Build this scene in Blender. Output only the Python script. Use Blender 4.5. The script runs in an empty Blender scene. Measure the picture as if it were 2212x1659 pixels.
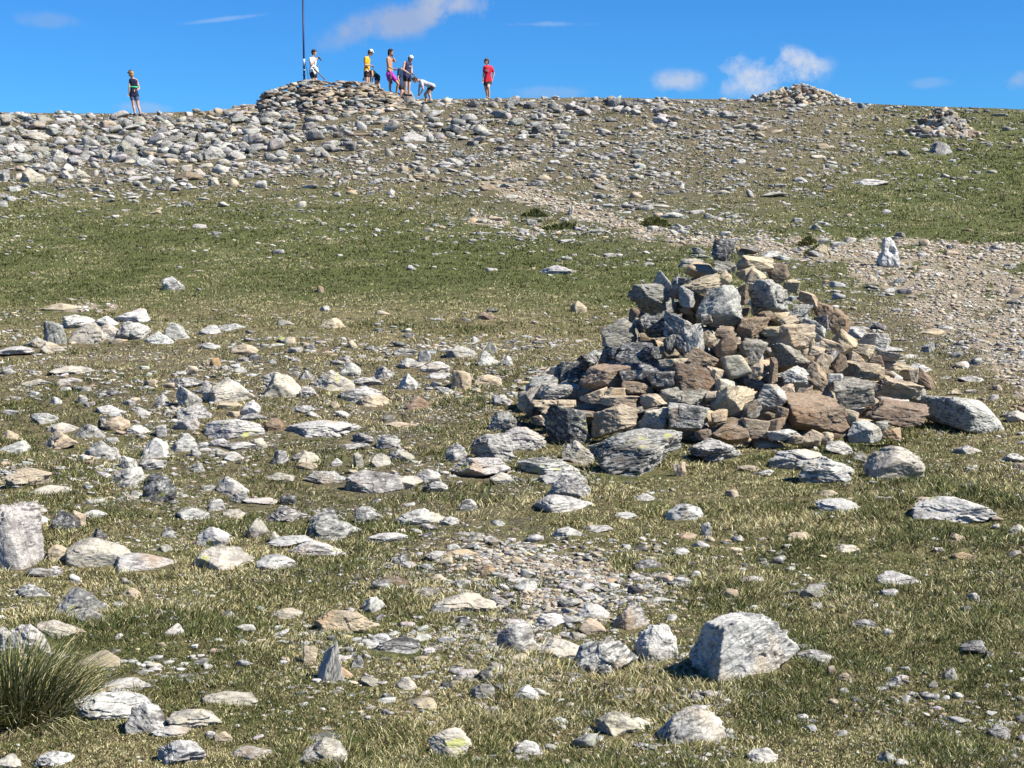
import bpy, math, random
import numpy as np
from mathutils import Vector, Matrix
R = math.radians
random.seed(11); rng = np.random.default_rng(11)
scene = bpy.context.scene
C = scene.collection
# ------------------------------------------------------------- camera, sky, sun
F = 1407.0; PITCH = 6.69; EYE = 1.6
cam_d = bpy.data.cameras.new('camera'); cam = bpy.data.objects.new('camera', cam_d); C.objects.link(cam)
cam.location = (0, 0, EYE); cam.rotation_euler = (R(90 - PITCH), 0, 0)
cam_d.sensor_width = 36; cam_d.lens = 36 * F / 1024; cam_d.clip_end = 4000; cam_d.clip_start = 0.05
scene.camera = cam
SUN_EL, SUN_AZ = 48.0, 111.0          # azimuth clockwise from +Y (the view direction)
w = bpy.data.worlds.new('World'); scene.world = w; w.use_nodes = True
nt = w.node_tree; N = nt.nodes; L = nt.links
for n in list(N): N.remove(n)
def nd(t, **k):
    n = N.new(t)
    for a, b in k.items(): setattr(n, a, b)
    return n
sky = nd('ShaderNodeTexSky', sky_type='NISHITA', sun_disc=False, sun_elevation=R(SUN_EL), sun_rotation=R(SUN_AZ),
         altitude=900, air_density=1.0, dust_density=0.15, ozone_density=3.5)
hs = nd('ShaderNodeMixRGB', blend_type='MULTIPLY'); hs.inputs[0].default_value = 1.0
hs.inputs[2].default_value = (0.24, 0.70, 1.22, 1)
L.new(sky.outputs[0], hs.inputs[1])
geo = nd('ShaderNodeTexCoord')
nrm = nd('ShaderNodeVectorMath', operation='NORMALIZE'); L.new(geo.outputs['Generated'], nrm.inputs[0])
def vdir(u, v):
    th = R(PITCH); a, b = (u - 512) / F, -(v - 384) / F
    d = Vector((a, math.cos(th) + b * math.sin(th), -math.sin(th) + b * math.cos(th)))
    return d.normalized()
def math_(op, a, b=None, clamp=False):
    n = nd('ShaderNodeMath', operation=op, use_clamp=clamp)
    for i, x in enumerate((a, b)):
        if x is None: continue
        if isinstance(x, (int, float)): n.inputs[i].default_value = x
        else: L.new(x, n.inputs[i])
    return n.outputs[0]
nz = nd('ShaderNodeTexNoise'); nz.inputs['Scale'].default_value = 30; nz.inputs['Detail'].default_value = 7; nz.inputs['Roughness'].default_value = .62
L.new(nrm.outputs[0], nz.inputs['Vector'])
col = hs.outputs[0]
# small clouds: centre, half width, half height (radians of view), tilt, density
for (u, v, ru, rv, tilt, dens, cc) in ((405, 20, 105, 24, 14, 1.0, (.50, .58, .80)), (462, 2, 55, 26, 10, 1., (.62, .68, .86)), (768, 74, 70, 30, 3, 1.3, (.88, .90, 1.0)),
        (800, 60, 30, 16, -20, 1.0, (.88, .90, 1.0)), (680, 81, 38, 15, 0, 1., (.72, .78, .95)), (45, 20, 45, 10, 0, .4, (.45, .58, .85)), (1017, 80, 22, 14, 20, .8, (.55, .66, .92)),
        (150, 108, 40, 8, 0, .5, (.55, .66, .92)), (545, 24, 60, 4, 0, .35, (.75, .85, 1)), (225, 19, 50, 3, 8, .35, (.75, .85, 1)), (930, 83, 25, 7, 0, .3, (.6, .7, .95)), (545, 93, 60, 9, 0, .35, (.6, .7, .95))):
    c = vdir(u, v); rt = Vector((c.y, -c.x, 0)).normalized(); up = rt.cross(c).normalized()
    ct, st = math.cos(R(tilt)), math.sin(R(tilt)); e1 = rt * ct + up * st; e2 = up * ct - rt * st
    def dotn(e):
        n = nd('ShaderNodeVectorMath', operation='DOT_PRODUCT'); L.new(nrm.outputs[0], n.inputs[0]); n.inputs[1].default_value = e; return n.outputs['Value']
    x = math_('DIVIDE', dotn(e1), ru / F); y = math_('DIVIDE', math_('SUBTRACT', dotn(e2), 0.0), rv / F)
    front = math_('GREATER_THAN', dotn(c), 0.5)
    r2 = math_('ADD', math_('MULTIPLY', x, x), math_('MULTIPLY', y, y))
    m = math_('SUBTRACT', 1.0, math_('SQRT', r2), True)
    m2 = math_('ADD', math_('MULTIPLY', m, 1.5), math_('MULTIPLY', math_('SUBTRACT', nz.outputs[0], .56), 4.2))
    m3 = math_('MULTIPLY', math_('MULTIPLY', m2, math_('MULTIPLY', m, 2.2, True), True), math_('MULTIPLY', front, dens * .72), True)
    mx = nd('ShaderNodeMixRGB'); L.new(m3, mx.inputs[0]); L.new(col, mx.inputs[1]); mx.inputs[2].default_value = (cc[0] * 7, cc[1] * 7.1, cc[2] * 7, 1)
    col = mx.outputs[0]
bg = nd('ShaderNodeBackground'); bg.inputs[1].default_value = 0.058; L.new(col, bg.inputs[0])
wo = nd('ShaderNodeOutputWorld'); L.new(bg.outputs[0], wo.inputs[0])
sd = bpy.data.lights.new('sun', 'SUN'); sd.energy = 5.0; sd.angle = R(0.53); sd.color = (1.0, .945, .855)
so = bpy.data.objects.new('sun', sd); C.objects.link(so)
sdir = Vector((math.sin(R(SUN_AZ)) * math.cos(R(SUN_EL)), math.cos(R(SUN_AZ)) * math.cos(R(SUN_EL)), math.sin(R(SUN_EL))))
so.rotation_euler = sdir.to_track_quat('Z', 'Y').to_euler()
scene.view_settings.view_transform = 'Standard'; scene.view_settings.look = 'None'
scene.view_settings.exposure = 1.02; scene.view_settings.gamma = 1.0
scene.render.engine = 'CYCLES'
scene.cycles.max_bounces = 4; scene.cycles.diffuse_bounces = 2

# ------------------------------------------------------------- helpers
def tag(o, label=None, cat=None, group=None, kind=None):
    if label: o['label'] = label
    if cat: o['category'] = cat
    if group: o['group'] = group
    if kind: o['kind'] = kind
    return o
TH = R(PITCH); CT, ST = math.cos(TH), math.sin(TH)
def ray(u, v):
    a = (np.asarray(u, float) - 512) / F; b = -(np.asarray(v, float) - 384) / F
    y = CT + b * ST; z = -ST + b * CT
    return a / y, z / y                 # per metre of y
def project(x, y, z):
    zz = z - EYE
    dep = y * CT - zz * ST; up = y * ST + zz * CT
    dep = np.maximum(dep, .05)
    return 512 + F * x / dep, 384 - F * up / dep, dep
def hsh(i, j, k, s):
    h = (i * 374761393 + j * 668265263 + k * 2147483647 + s * 974634777) & 0xFFFFFFFF
    h = ((h ^ (h >> 13)) * 1274126177) & 0xFFFFFFFF
    h = h ^ (h >> 16)
    return (h & 0xFFFFFF) / float(0xFFFFFF)
def vnoise(p, s=0):
    p = np.asarray(p, float); i = np.floor(p).astype(np.int64); f = p - i; f = f * f * (3 - 2 * f)
    out = 0
    for a in (0, 1):
        for b in (0, 1):
            for c in (0, 1):
                wt = (f[..., 0] if a else 1 - f[..., 0]) * (f[..., 1] if b else 1 - f[..., 1]) * (f[..., 2] if c else 1 - f[..., 2])
                out = out + wt * hsh(i[..., 0] + a, i[..., 1] + b, i[..., 2] + c, s)
    return out * 2 - 1
def fbm(p, o=3, s=0, g=.5):
    t = 0; a = 1
    for k in range(o): t = t + a * vnoise(p * 2.03 ** k + 7.3 * k, s + k); a *= g
    return t
def fbm2(x, y, o=3, s=0):
    return fbm(np.stack([x, y, np.zeros_like(x)], -1), o, s)

# ------------------------------------------------------------- terrain
PD = np.array([3.8, 6, 8, 10, 13, 16, 20, 27, 35, 43, 50, 55, 59, 62, 68, 80, 100, 150, 300, 900.])
PR = np.array([0, 0, 0, 0, 372, 332, 294, 243, 201, 165, 137, 119, 107.5, 104.3, 104.5, 0, 0, 0, 0, 0.])
PZ = []
for d, r_ in zip(PD, PR):
    if r_ > 0: PZ.append(EYE + d * float(ray(512, r_)[1]))
    else: PZ.append(0.0)
PZ[15:] = [PZ[14] + .45, PZ[14] - .2, PZ[14] - 6, PZ[14] - 45, PZ[14] - 160]
PD2 = np.concatenate([[-400, -100, -20, 0], PD]); PZ2 = np.concatenate([[-60, -12, -1.2, -.05], PZ])
def pchip_slopes(x, y):
    h = np.diff(x); dl = np.diff(y) / h; m = np.zeros_like(y)
    for k in range(1, len(x) - 1):
        if dl[k-1] * dl[k] > 0:
            w1 = 2 * h[k] + h[k-1]; w2 = h[k] + 2 * h[k-1]; m[k] = (w1 + w2) / (w1 / dl[k-1] + w2 / dl[k])
    m[0] = dl[0]; m[-1] = dl[-1]; return m
PM = pchip_slopes(PD2, PZ2)
def prof(y):
    y = np.clip(y, PD2[0], PD2[-1] - 1e-6); k = np.clip(np.searchsorted(PD2, y, 'right') - 1, 0, len(PD2) - 2)
    h = PD2[k+1] - PD2[k]; t = (y - PD2[k]) / h
    return (2*t**3-3*t**2+1) * PZ2[k] + (t**3-2*t**2+t) * h * PM[k] + (-2*t**3+3*t**2) * PZ2[k+1] + (t**3-t**2) * h * PM[k+1]
CU = np.array([-900, 0, 290, 450, 560, 700, 900, 1050, 1250, 1500, 1650, 1800, 1900, 2050, 2212, 3300]) * .463
CR = np.array([122, 115.5, 116, 113.5, 109, 104.5, 101.5, 100.5, 99.5, 101, 101.5, 104, 106.5, 109.5, 112, 135])
def sm(a, b, x):
    t = np.clip((x - a) / (b - a), 0, 1); return t * t * (3 - 2 * t)
def T(x, y):
    x = np.asarray(x, float); y = np.asarray(y, float)
    z = prof(y)
    yy = np.maximum(y, 8); u = 512 + F * x / yy
    off = -(np.interp(u, CU, CR) - 105.5) / F * 60
    z = z + off * sm(25, 57, y)
    near = np.exp(-np.maximum(y, 0) / 25)
    z = z + fbm2(x * .9, y * .9, 2, 3) * (.022 * near + .012) + fbm2(x * .22, y * .22, 2, 5) * .05 * sm(9, 25, np.abs(y)) * (1 - .6 * sm(50, 60, y))
    z = z + fbm2(x * 4.2, y * 4.2, 2, 9) * .020 + vnoise(np.stack([x * 12, y * 12, x * 0], -1), 4) * .010 * near
    return z
def hit(u, v, surf=None, y0=3.0, y1=62.0, n=1600):
    """first point of the surface on the pixel's ray (or the nearest miss)"""
    surf = surf or T
    a, b = ray(u, v); ys = y0 * (y1 / y0) ** np.linspace(0, 1, n)
    g = EYE + b * ys - surf(a * ys, ys)
    k = np.where(g < 0)[0]; k = k[0] if len(k) else int(np.argmin(g))
    y = ys[k]; return float(a * y), float(y), float(surf(np.array([a * y]), np.array([y]))[0])
# layout of ground cover over the hillside, sampled from the photograph (columns across, rows going uphill)
GU = np.linspace(0, 1024, 9); GV = np.array([240, 290, 340, 390, 440, 500, 560, 620, 680, 740, 820, 900, 1000, 1100, 1200, 1300, 1400, 1500, 1600, 1659]) * .463
GS = np.array([[8,8,8,7,8,8,7,5,4],[9,9,9,8,8,7.5,6.5,4,2.6],[9,9.5,9,7,7.5,7,6,3.6,2],[5,6.5,5,5,6,6,5,2.6,1.2],[3.2,3.6,3.4,3.6,5.5,6,4.5,1.8,.8],[1.7,1.6,1.8,1.8,4,5.5,4,1.6,.9],
 [.9,1.1,1.6,1.2,1.2,2.6,4.5,4,3],[.3,.3,.3,.3,.3,.8,3,5,5],[2,1,1,1.3,1,1,3,5,5],[3.6,3.8,3.8,3.8,3.4,3,2,5,6],[4,4.6,4.8,5,5,3.4,2,3,5],[4,4.5,5,5,4,3,2,2,4],[3,4,4.5,5,4.5,3,2,1.4,2],
 [3,3.4,4,5,4,2,1,1,2],[3,3,3,3.5,5,2.5,1.3,1,1.5],[3,2,1.5,2.4,4.4,3,1.3,1.3,2],[3,1.4,1.5,2,3,2,1.3,1.6,2],[2,2.4,1.4,1,1.5,1.5,1.4,1.8,2.5],[2.4,2.6,1.5,1,1.4,1.4,1,1.5,2],[2.4,2.6,1.5,1,1.4,1.4,1,1.5,2]])
GG = np.array([.35,.4,.45,.5,.62,.82,.95,.80,.36,.24,.28,.34,.38,.40,.44,.46,.44,.38,.36,.36])
def bil(u, v, G):
    u = np.clip(u, 0, 1023.9); v = np.clip(v, GV[0], GV[-1] - .01)
    i = np.clip(np.searchsorted(GU, u, 'right') - 1, 0, 7); j = np.clip(np.searchsorted(GV, v, 'right') - 1, 0, len(GV) - 2)
    a = (u - GU[i]) / (GU[i+1] - GU[i]); b = (v - GV[j]) / (GV[j+1] - GV[j])
    return G[j, i] * (1-a) * (1-b) + G[j, i+1] * a * (1-b) + G[j+1, i] * (1-a) * b + G[j+1, i+1] * a * b
PATH = [((1130,345),(1075,398),14),((1075,398),(1160,425),26),((1160,425),(1270,462),20),((1270,455),(1340,490),18),((1340,490),(1460,515),20),((1460,515),(1580,528),12),
        ((1030,478),(1150,498),14),((1290,385),(1330,420),12),((1640,528),(1780,545),26),((1780,540),(1900,560),34),((1900,535),(2212,555),28),((1900,570),(2060,640),62),((2060,610),(2250,700),75),((2080,670),(2250,800),70),((2180,780),(2280,880),50),
        ((1060,1215),(1280,1235),34),((120,668),(240,662),10),((1160,1290),(1290,1330),22)]
def gravel(u, v):
    g = np.zeros(np.shape(u))
    for (a, b, r_) in PATH:
        ax, ay, bx, by, rr = a[0]*.463, a[1]*.463, b[0]*.463, b[1]*.463, r_*.463
        dx, dy = bx-ax, by-ay; t = np.clip(((u-ax)*dx + (v-ay)*dy) / (dx*dx+dy*dy), 0, 1)
        q = np.hypot((u-ax-t*dx) * .6, v-ay-t*dy) / rr
        g = np.maximum(g, 1 - sm(.25, 1.35, q))
    br = fbm2(u / 15., v / 5.5, 3, 88)
    return np.clip(g * (1.05 + .9 * np.minimum(br, .25)) - .12 * (br < -.3), 0, 1)
def cover(x, y):
    """stone, green, gravel weights at ground points"""
    z = T(x, y); u, v, d = project(x, y, z)
    s = bil(u, v, GS) / 10; g = np.interp(v, GV, GG)
    right = sm(800, 980, u) * (1 - sm(225, 250, v)); g = g + (.8 - g) * right
    s = s * (1 - .5 * right * 0)
    gr = gravel(u, v) * (y > 2)
    return s, g, gr, u, v
def mesh_obj(name, verts, faces_flat, nper, mat, cols=None, rc=None, parent=None, smooth=False, matidx=None, link=True):
    me = bpy.data.meshes.new(name); nv = len(verts); nf = len(faces_flat) // nper
    me.vertices.add(nv); me.vertices.foreach_set('co', np.asarray(verts, np.float32).ravel())
    me.loops.add(nf * nper); me.loops.foreach_set('vertex_index', np.asarray(faces_flat, np.int32))
    me.polygons.add(nf); me.polygons.foreach_set('loop_start', np.arange(0, nf * nper, nper, dtype=np.int32))
    try: me.polygons.foreach_set('loop_total', np.full(nf, nper, np.int32))
    except Exception: pass
    me.update(calc_edges=True)
    if cols is not None:
        a = me.color_attributes.new('col', 'FLOAT_COLOR', 'POINT'); a.data.foreach_set('color', np.asarray(cols, np.float32).ravel())
    if rc is not None:
        a = me.attributes.new('rc', 'FLOAT_VECTOR', 'POINT'); a.data.foreach_set('vector', np.asarray(rc, np.float32).ravel())
    me.materials.append(mat)
    if smooth: me.polygons.foreach_set('use_smooth', np.ones(nf, bool))
    o = bpy.data.objects.new(name, me)
    if link: C.objects.link(o)
    if parent: o.parent = parent
    return o
# ------------------------------------------------------------- materials
def mat(name):
    m = bpy.data.materials.new(name); m.use_nodes = True; nt = m.node_tree
    for n in list(nt.nodes): nt.nodes.remove(n)
    out = nt.nodes.new('ShaderNodeOutputMaterial'); p = nt.nodes.new('ShaderNodeBsdfPrincipled'); nt.links.new(p.outputs[0], out.inputs[0])
    return m, nt, p
class NB:
    def __init__(s, nt): s.nt = nt
    def n(s, t, ins=None, **k):
        x = s.nt.nodes.new(t)
        for a, b in k.items(): setattr(x, a, b)
        for a, b in (ins or {}).items():
            if hasattr(b, 'is_linked'): s.nt.links.new(b, x.inputs[a])
            else: x.inputs[a].default_value = b
        return x
    def noise(s, vec, sc, det=4, ro=.55): return s.n('ShaderNodeTexNoise', {'Vector': vec, 'Scale': sc, 'Detail': det, 'Roughness': ro}).outputs[0]
    def ramp(s, f, a, b, x=0., y=1.): return s.n('ShaderNodeMapRange', {0: f, 1: a, 2: b, 3: x, 4: y}).outputs[0]
    def mix(s, f, a, b, bt='MIX'): return s.n('ShaderNodeMixRGB', {0: f, 1: a, 2: b}, blend_type=bt).outputs[0]
    def m(s, op, a, b=0.): return s.n('ShaderNodeMath', {0: a, 1: b}, operation=op).outputs[0]
def c4(*c): return (c[0], c[1], c[2], 1)
# rock: 'col' carries the stone's own colour, alpha = amount of yellow lichen; 'rc' its own unrotated coordinates
ROCK, nt_, p = mat('lichened_schist'); b = NB(nt_)
at = b.n('ShaderNodeAttribute', attribute_name='rc'); ac = b.n('ShaderNodeAttribute', attribute_name='col')
st = b.n('ShaderNodeVectorMath', {0: at.outputs['Vector'], 1: (1, 1, 3.6)}, operation='MULTIPLY').outputs[0]
O = at.outputs['Vector']
wv = b.n('ShaderNodeVectorMath', {0: O, 1: b.n('ShaderNodeTexNoise', {'Vector': O, 'Scale': 4., 'Detail': 3.}).outputs['Color']}, operation='ADD').outputs[0]
n1 = b.noise(st, 5, 8, .74); n2 = b.noise(O, 30, 6, .75); n3 = b.noise(O, 3.2, 3); n4 = b.noise(st, 22, 6, .78); n5 = b.noise(O, 2.1, 5, .7)
crk = b.n('ShaderNodeTexVoronoi', {'Vector': b.n('ShaderNodeVectorMath', {0: wv, 1: (.55, .8, 4.2)}, operation='MULTIPLY').outputs[0], 'Scale': 3.2}, feature='DISTANCE_TO_EDGE').outputs[0]
dark = b.mix(1., ac.outputs['Color'], c4(.20, .20, .21), 'MULTIPLY')
mid = b.mix(1., ac.outputs['Color'], c4(.58, .58, .60), 'MULTIPLY')
pale = b.mix(.75, ac.outputs['Color'], c4(.50, .49, .455))
cs = b.n('ShaderNodeSeparateColor', {0: ac.outputs['Color']}, mode='HSV').outputs[1]; cl_ = b.ramp(cs, .15, .40, 1., .30)
c = b.mix(b.ramp(n1, .42, .50), mid, ac.outputs['Color'])
c = b.mix(b.m('MULTIPLY', b.ramp(n2, .50, .58), b.m('MULTIPLY', cl_, .9)), c, pale)
c = b.mix(b.m('MULTIPLY', b.ramp(b.m('ADD', n4, b.m('MULTIPLY', n5, .7)), .85, .74), b.m('MULTIPLY', cl_, .95)), c, dark)
c = b.mix(b.ramp(n3, .58, .72, 0, .5), c, b.mix(1., ac.outputs['Color'], c4(.98, .72, .46), 'MULTIPLY'))
lz = b.noise(O, 9., 5, .65)
lm = b.m('MULTIPLY', b.m('GREATER_THAN', ac.outputs['Alpha'], .01), b.ramp(b.m('ADD', lz, b.m('MULTIPLY', ac.outputs['Alpha'], .09)), .65, .70, 0, .85))
c = b.mix(lm, c, c4(.38, .39, .13))
nt_.links.new(c, p.inputs['Base Color']); p.inputs['Roughness'].default_value = .9; p.inputs['Specular IOR Level'].default_value = .15
bh = b.m('ADD', b.m('MULTIPLY', n1, 1.), b.m('MULTIPLY', n2, .5))
bp = b.n('ShaderNodeBump', {'Height': bh, 'Strength': .8, 'Distance': .018}); nt_.links.new(bp.outputs[0], p.inputs['Normal'])
# blades
BLADE, nt_, p = mat('grass_blade'); b = NB(nt_)
ac = b.n('ShaderNodeAttribute', attribute_name='col'); nt_.links.new(ac.outputs['Color'], p.inputs['Base Color']); p.inputs['Roughness'].default_value = .7; p.inputs['Specular IOR Level'].default_value = .2
# ground sheet: col = (green, gravel, stone)
GROUND, nt_, p = mat('turf_and_soil'); b = NB(nt_)
ac = b.n('ShaderNodeAttribute', attribute_name='col'); sp = b.n('ShaderNodeSeparateColor', {0: ac.outputs['Color']})
tc = b.n('ShaderNodeTexCoord').outputs['Object']
a1 = b.noise(tc, 1.3, 5, .6); a2 = b.noise(tc, 9, 6, .7); a3 = b.noise(tc, 45, 4, .7)
a4 = b.m('ADD', b.m('MULTIPLY', a3, .5), b.m('MULTIPLY', b.noise(tc, 14, 3, .8), .5))
straw = b.mix(b.ramp(a4, .42, .58), c4(.10, .08, .042), c4(.27, .23, .125)); green = b.mix(b.ramp(a4, .42, .58), c4(.060, .070, .022), c4(.125, .14, .048))
gm = b.m('ADD', sp.outputs[0], b.m('MULTIPLY', b.m('SUBTRACT', b.m('ADD', b.m('MULTIPLY', a1, .6), b.m('MULTIPLY', a2, .6)), .6), 1.9))
c = b.mix(b.ramp(gm, .25, .65), straw, green)
c = b.mix(b.ramp(b.m('ADD', sp.outputs[2], b.m('MULTIPLY', b.m('SUBTRACT', a2, .5), 1.6)), .30, .62, 0, .75), c, b.mix(b.ramp(a3, .4, .6), c4(.045, .034, .022), c4(.20, .17, .125)))
gv = b.mix(b.ramp(a3, .35, .65), c4(.19, .155, .105), c4(.40, .345, .25))
c = b.mix(b.ramp(b.m('ADD', sp.outputs[1], b.m('MULTIPLY', b.m('SUBTRACT', a2, .5), .9)), .35, .6), c, gv)
nt_.links.new(c, p.inputs['Base Color']); p.inputs['Roughness'].default_value = .95; p.inputs['Specular IOR Level'].default_value = .1
bp = b.n('ShaderNodeBump', {'Height': b.m('ADD', b.m('MULTIPLY', a2, .5), b.m('MULTIPLY', a4, .8)), 'Strength': 1., 'Distance': .09}); nt_.links.new(bp.outputs[0], p.inputs['Normal'])
def simple(name, colr, rough=.7, noise=0.):
    m, nt_, p = mat(name); b = NB(nt_)
    p.inputs['Roughness'].default_value = rough; p.inputs['Base Color'].default_value = c4(*colr); p.inputs['Specular IOR Level'].default_value = .25
    if noise:
        tc = b.n('ShaderNodeTexCoord').outputs['Object']
        f = b.ramp(b.noise(tc, 9, 4), .3, .7, 1 - noise, 1 + noise * .4)
        x = b.n('ShaderNodeVectorMath', {0: colr, 3: f}, operation='SCALE'); nt_.links.new(x.outputs[0], p.inputs['Base Color'])
    return m
# ------------------------------------------------------------- ground sheet
ang = np.concatenate([np.linspace(-180, -32, 60)[:-1], np.linspace(-32, 32, 620), np.linspace(32, 180, 60)[1:]])
ang = ang[:-1]; rad = np.concatenate([[.01, .6], np.geomspace(1.2, 4, 30)[:-1], np.geomspace(4, 75, 520)[:-1], np.geomspace(75, 900, 50)])
AA, RR = np.meshgrid(R(1) * ang, rad); gx = RR * np.sin(AA); gy = RR * np.cos(AA); gz = T(gx, gy)
nr, na = gx.shape; idx = np.arange(nr * na).reshape(nr, na); nx = np.roll(idx, -1, 1)
fc = np.stack([idx[:-1], nx[:-1], nx[1:], idx[1:]], -1).reshape(-1, 4)[:, ::-1]
s_, g_, gr_, u_, v_ = cover(gx, gy)
cols = np.stack([g_, gr_, s_, np.ones_like(g_)], -1).reshape(-1, 4)
vs = np.stack([gx, gy, gz], -1).reshape(-1, 3)
g = mesh_obj('ground', vs, fc.ravel(), 4, GROUND, cols, smooth=True); tag(g, kind='structure')
# ------------------------------------------------------------- rocks
def ico(sub):
    import bmesh
    bm = bmesh.new(); bmesh.ops.create_icosphere(bm, subdivisions=sub, radius=1)
    v = np.array([x.co[:] for x in bm.verts]); f = np.array([[y.index for y in x.verts] for x in bm.faces]); bm.free()
    v /= np.linalg.norm(v, axis=1, keepdims=True); return v, f
ICO = {k: ico(k) for k in (1, 2, 3, 4, 5, 6, 7)}
def rotm(ax, a):
    return np.array(Matrix.Rotation(a, 3, ax))
def rock(sub, seed, W, D, H, tilt=0., yaw=None, rough=1., strata=0., pointed=0., rnd=0., fold=0., low=0):
    """an angular stone: planes cut round a centre, then strata and noise; returns verts (box W x D x H, centred), its own coordinates"""
    rg = np.random.default_rng(seed); u, f = ICO[sub]
    yaw = rg.uniform(0, math.pi) if yaw is None else yaw
    ns = np.array([[1,0,0],[-1,0,0],[0,1,0],[0,-1,0],[0,0,1],[0,0,-1]], float) + rg.normal(0, .26, (6, 3)); ds = rg.uniform(.66, 1.0, 6)
    k = rg.integers(5, 9); ex = rg.normal(0, 1, (k, 3)); ex /= np.linalg.norm(ex, axis=1, keepdims=True); ed = rg.uniform(.80, 1.12, k)
    if pointed:
        a = rg.uniform(0, 2 * math.pi, 4) * .25 + np.arange(4) * math.pi / 2; ex = np.concatenate([ex, np.stack([np.cos(a), np.sin(a), np.full(4, pointed)], -1)]); ed = np.concatenate([ed, rg.uniform(.5, .62, 4) * (1 + .4 * pointed)])
    if low:         # a stone sunk in turf: ragged facets sloping down all round its top
        a = rg.uniform(0, 2 * math.pi) + np.arange(low) * 2 * math.pi / low + rg.normal(0, .35, low); lz_ = rg.uniform(.35, 1.6, low); ll = np.sqrt(1 + lz_ ** 2)
        ex = np.concatenate([ex, np.stack([np.cos(a), np.sin(a), lz_], -1) / ll[:, None]]); ed = np.concatenate([ed, rg.uniform(.50, .82, low)])
    ns = np.concatenate([ns, ex]); ds = np.concatenate([ds, ed]); ln = np.linalg.norm(ns, axis=1); ns /= ln[:, None]
    q = np.maximum(u @ ns.T / ds, 1e-4); pw = 60
    if rnd: pw = 12
    r = (q ** pw).sum(1) ** (-1 / pw)
    v = u * r[:, None]
    if sub > 2:
        o = rg.uniform(0, 50, 3)
        nn = fbm(v * 1.3 + o, 2, 1) * (.09 if low else .04)
        nn = nn - np.abs(fbm(v * 2.3 + o, 3, 3)) * .05 + .015
        # slabs broken away along the bedding: stepped, tilted, irregular
        bd = np.array([rg.normal(0, .25), rg.normal(0, .25), 1.]); bd /= np.linalg.norm(bd)
        lay = (v @ bd) * rg.uniform(1.6, 2.6) + fbm(v * .9 + o, 2, 11) * (.7 + fold)
        if sub > 3:
            cell = hsh(np.floor(lay).astype(np.int64) + 500, np.floor(fbm(v * 1.2 + o, 1, 21) * 3).astype(np.int64) + 500, np.zeros(len(v), np.int64), 3)
            nn = nn + (cell - .5) * (.08 + .07 * strata) * (1 - .5 * np.abs(u @ bd))
        if sub > 4:
            nn = nn - np.maximum(0, .12 - np.abs(fbm(v * 4 + o, 2, 5))) * .12
            l2 = lay * 4.3 + fbm(v * 2 + o, 2, 13) * .5; nn = nn - np.maximum(0, .25 - np.abs((l2 % 1) - .5)) * (.01 + .13 * strata * (fbm(v * 1.7 + o, 2, 15) > -.1)) * (1 - .6 * np.abs(u @ bd))
            nn = nn + fbm(v * 11 + o, 2, 7) * (.030 if low else .016)
        if sub > 5: nn = nn + fbm(v * 26 + o, 2, 8) * .009
        v = v * (1 + nn * rough)[:, None]
    rcs = v * np.array([W, D, max(H, .3 * W)]) / 2 + rg.uniform(-20, 20, 3)
    v = v @ rotm('Z', yaw).T
    fl = min(1, 1.6 * H / (.5 * (W + D))); fl = min(fl, .5 if low else .8) if abs(tilt) > .19 else fl
    v = v * np.array([1, 1, fl])        # flat stones are flat before they lean
    v = v @ rotm('Y', tilt).T
    lo, hi = v.min(0), v.max(0); v = (v - (lo + hi) / 2) / (hi - lo) * np.array([W, D, H])
    return v, rcs, f
PAL = {'c': (.43, .375, .285), 'p': (.41, .395, .355), 'g': (.265, .26, .235), 't': (.42, .345, .24), 'b': (.23, .17, .115), 's': (.10, .10, .098), 'w': (.50, .485, .44), 'o': (.36, .25, .12)}  # 's' is a dark grey that also paints shade into the shaded stones
def tint(ty, rg, s=1.):
    c = np.array(PAL[ty]) * (1 + rg.normal(0, .07 * s)); c = c * (1 + rg.normal(0, .012 * s, 3))
    if ty in 'pg' and rg.random() < .3: c = c * np.array([1.04, .99, .88])
    return np.clip(c, .05, .85)
OCC = np.zeros((768 + 60, 1024), np.uint8)      # ground already covered by placed stones (for scattering round them)
UU, VV = np.meshgrid(np.arange(1024), np.arange(768 + 60))
def occupy(u, v, ru, rv):
    a, b_, c_, d_ = int(max(0, u-ru-1)), int(min(1024, u+ru+2)), int(max(0, v-rv-1)), int(min(828, v+rv+2))
    if a >= b_ or c_ >= d_: return
    OCC[c_:d_, a:b_] |= (((UU[c_:d_, a:b_]-u)/max(ru, .8))**2 + ((VV[c_:d_, a:b_]-v)/max(rv, .8))**2 < 1).astype(np.uint8)
def free(u, v):
    ui = np.clip(np.round(u).astype(int), 0, 1023); vi = np.clip(np.round(v).astype(int), 0, 827)
    return (OCC[vi, ui] == 0)
# near cairn as a height above the ground
CX, CY = 1.66, 11.15
def cairn_s(x, y):
    r = np.hypot(x - CX, (y - CY) / .86)
    ang_ = np.arctan2(y - CY, x - CX); r = r * (1 - .06 * np.cos(ang_ * 3 + 1))
    return T(x, y) + np.interp(r, [0, .25, .55, .8, 1.05, 1.35, 1.65, 1.95], [1.26, 1.2, .98, .74, .52, .33, .15, 0])
def parse(txt, x0, y0, sc):
    out = []
    for it in txt.replace('\n', ' ').split(','):
        q = it.split()
        if len(q) < 4: continue
        cx, cy, w_, h_ = map(float, q[:4]); a_ = 0; ty = 'p'
        for e in q[4:]:
            if e.lstrip('-').isdigit(): a_ = float(e)
            else: ty = e
        out.append(((x0 + cx / sc) / 3.5625, (y0 + cy / sc) / 3.5625, w_ / sc / 3.5625, h_ / sc / 3.5625, a_, ty))
    return out
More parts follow.
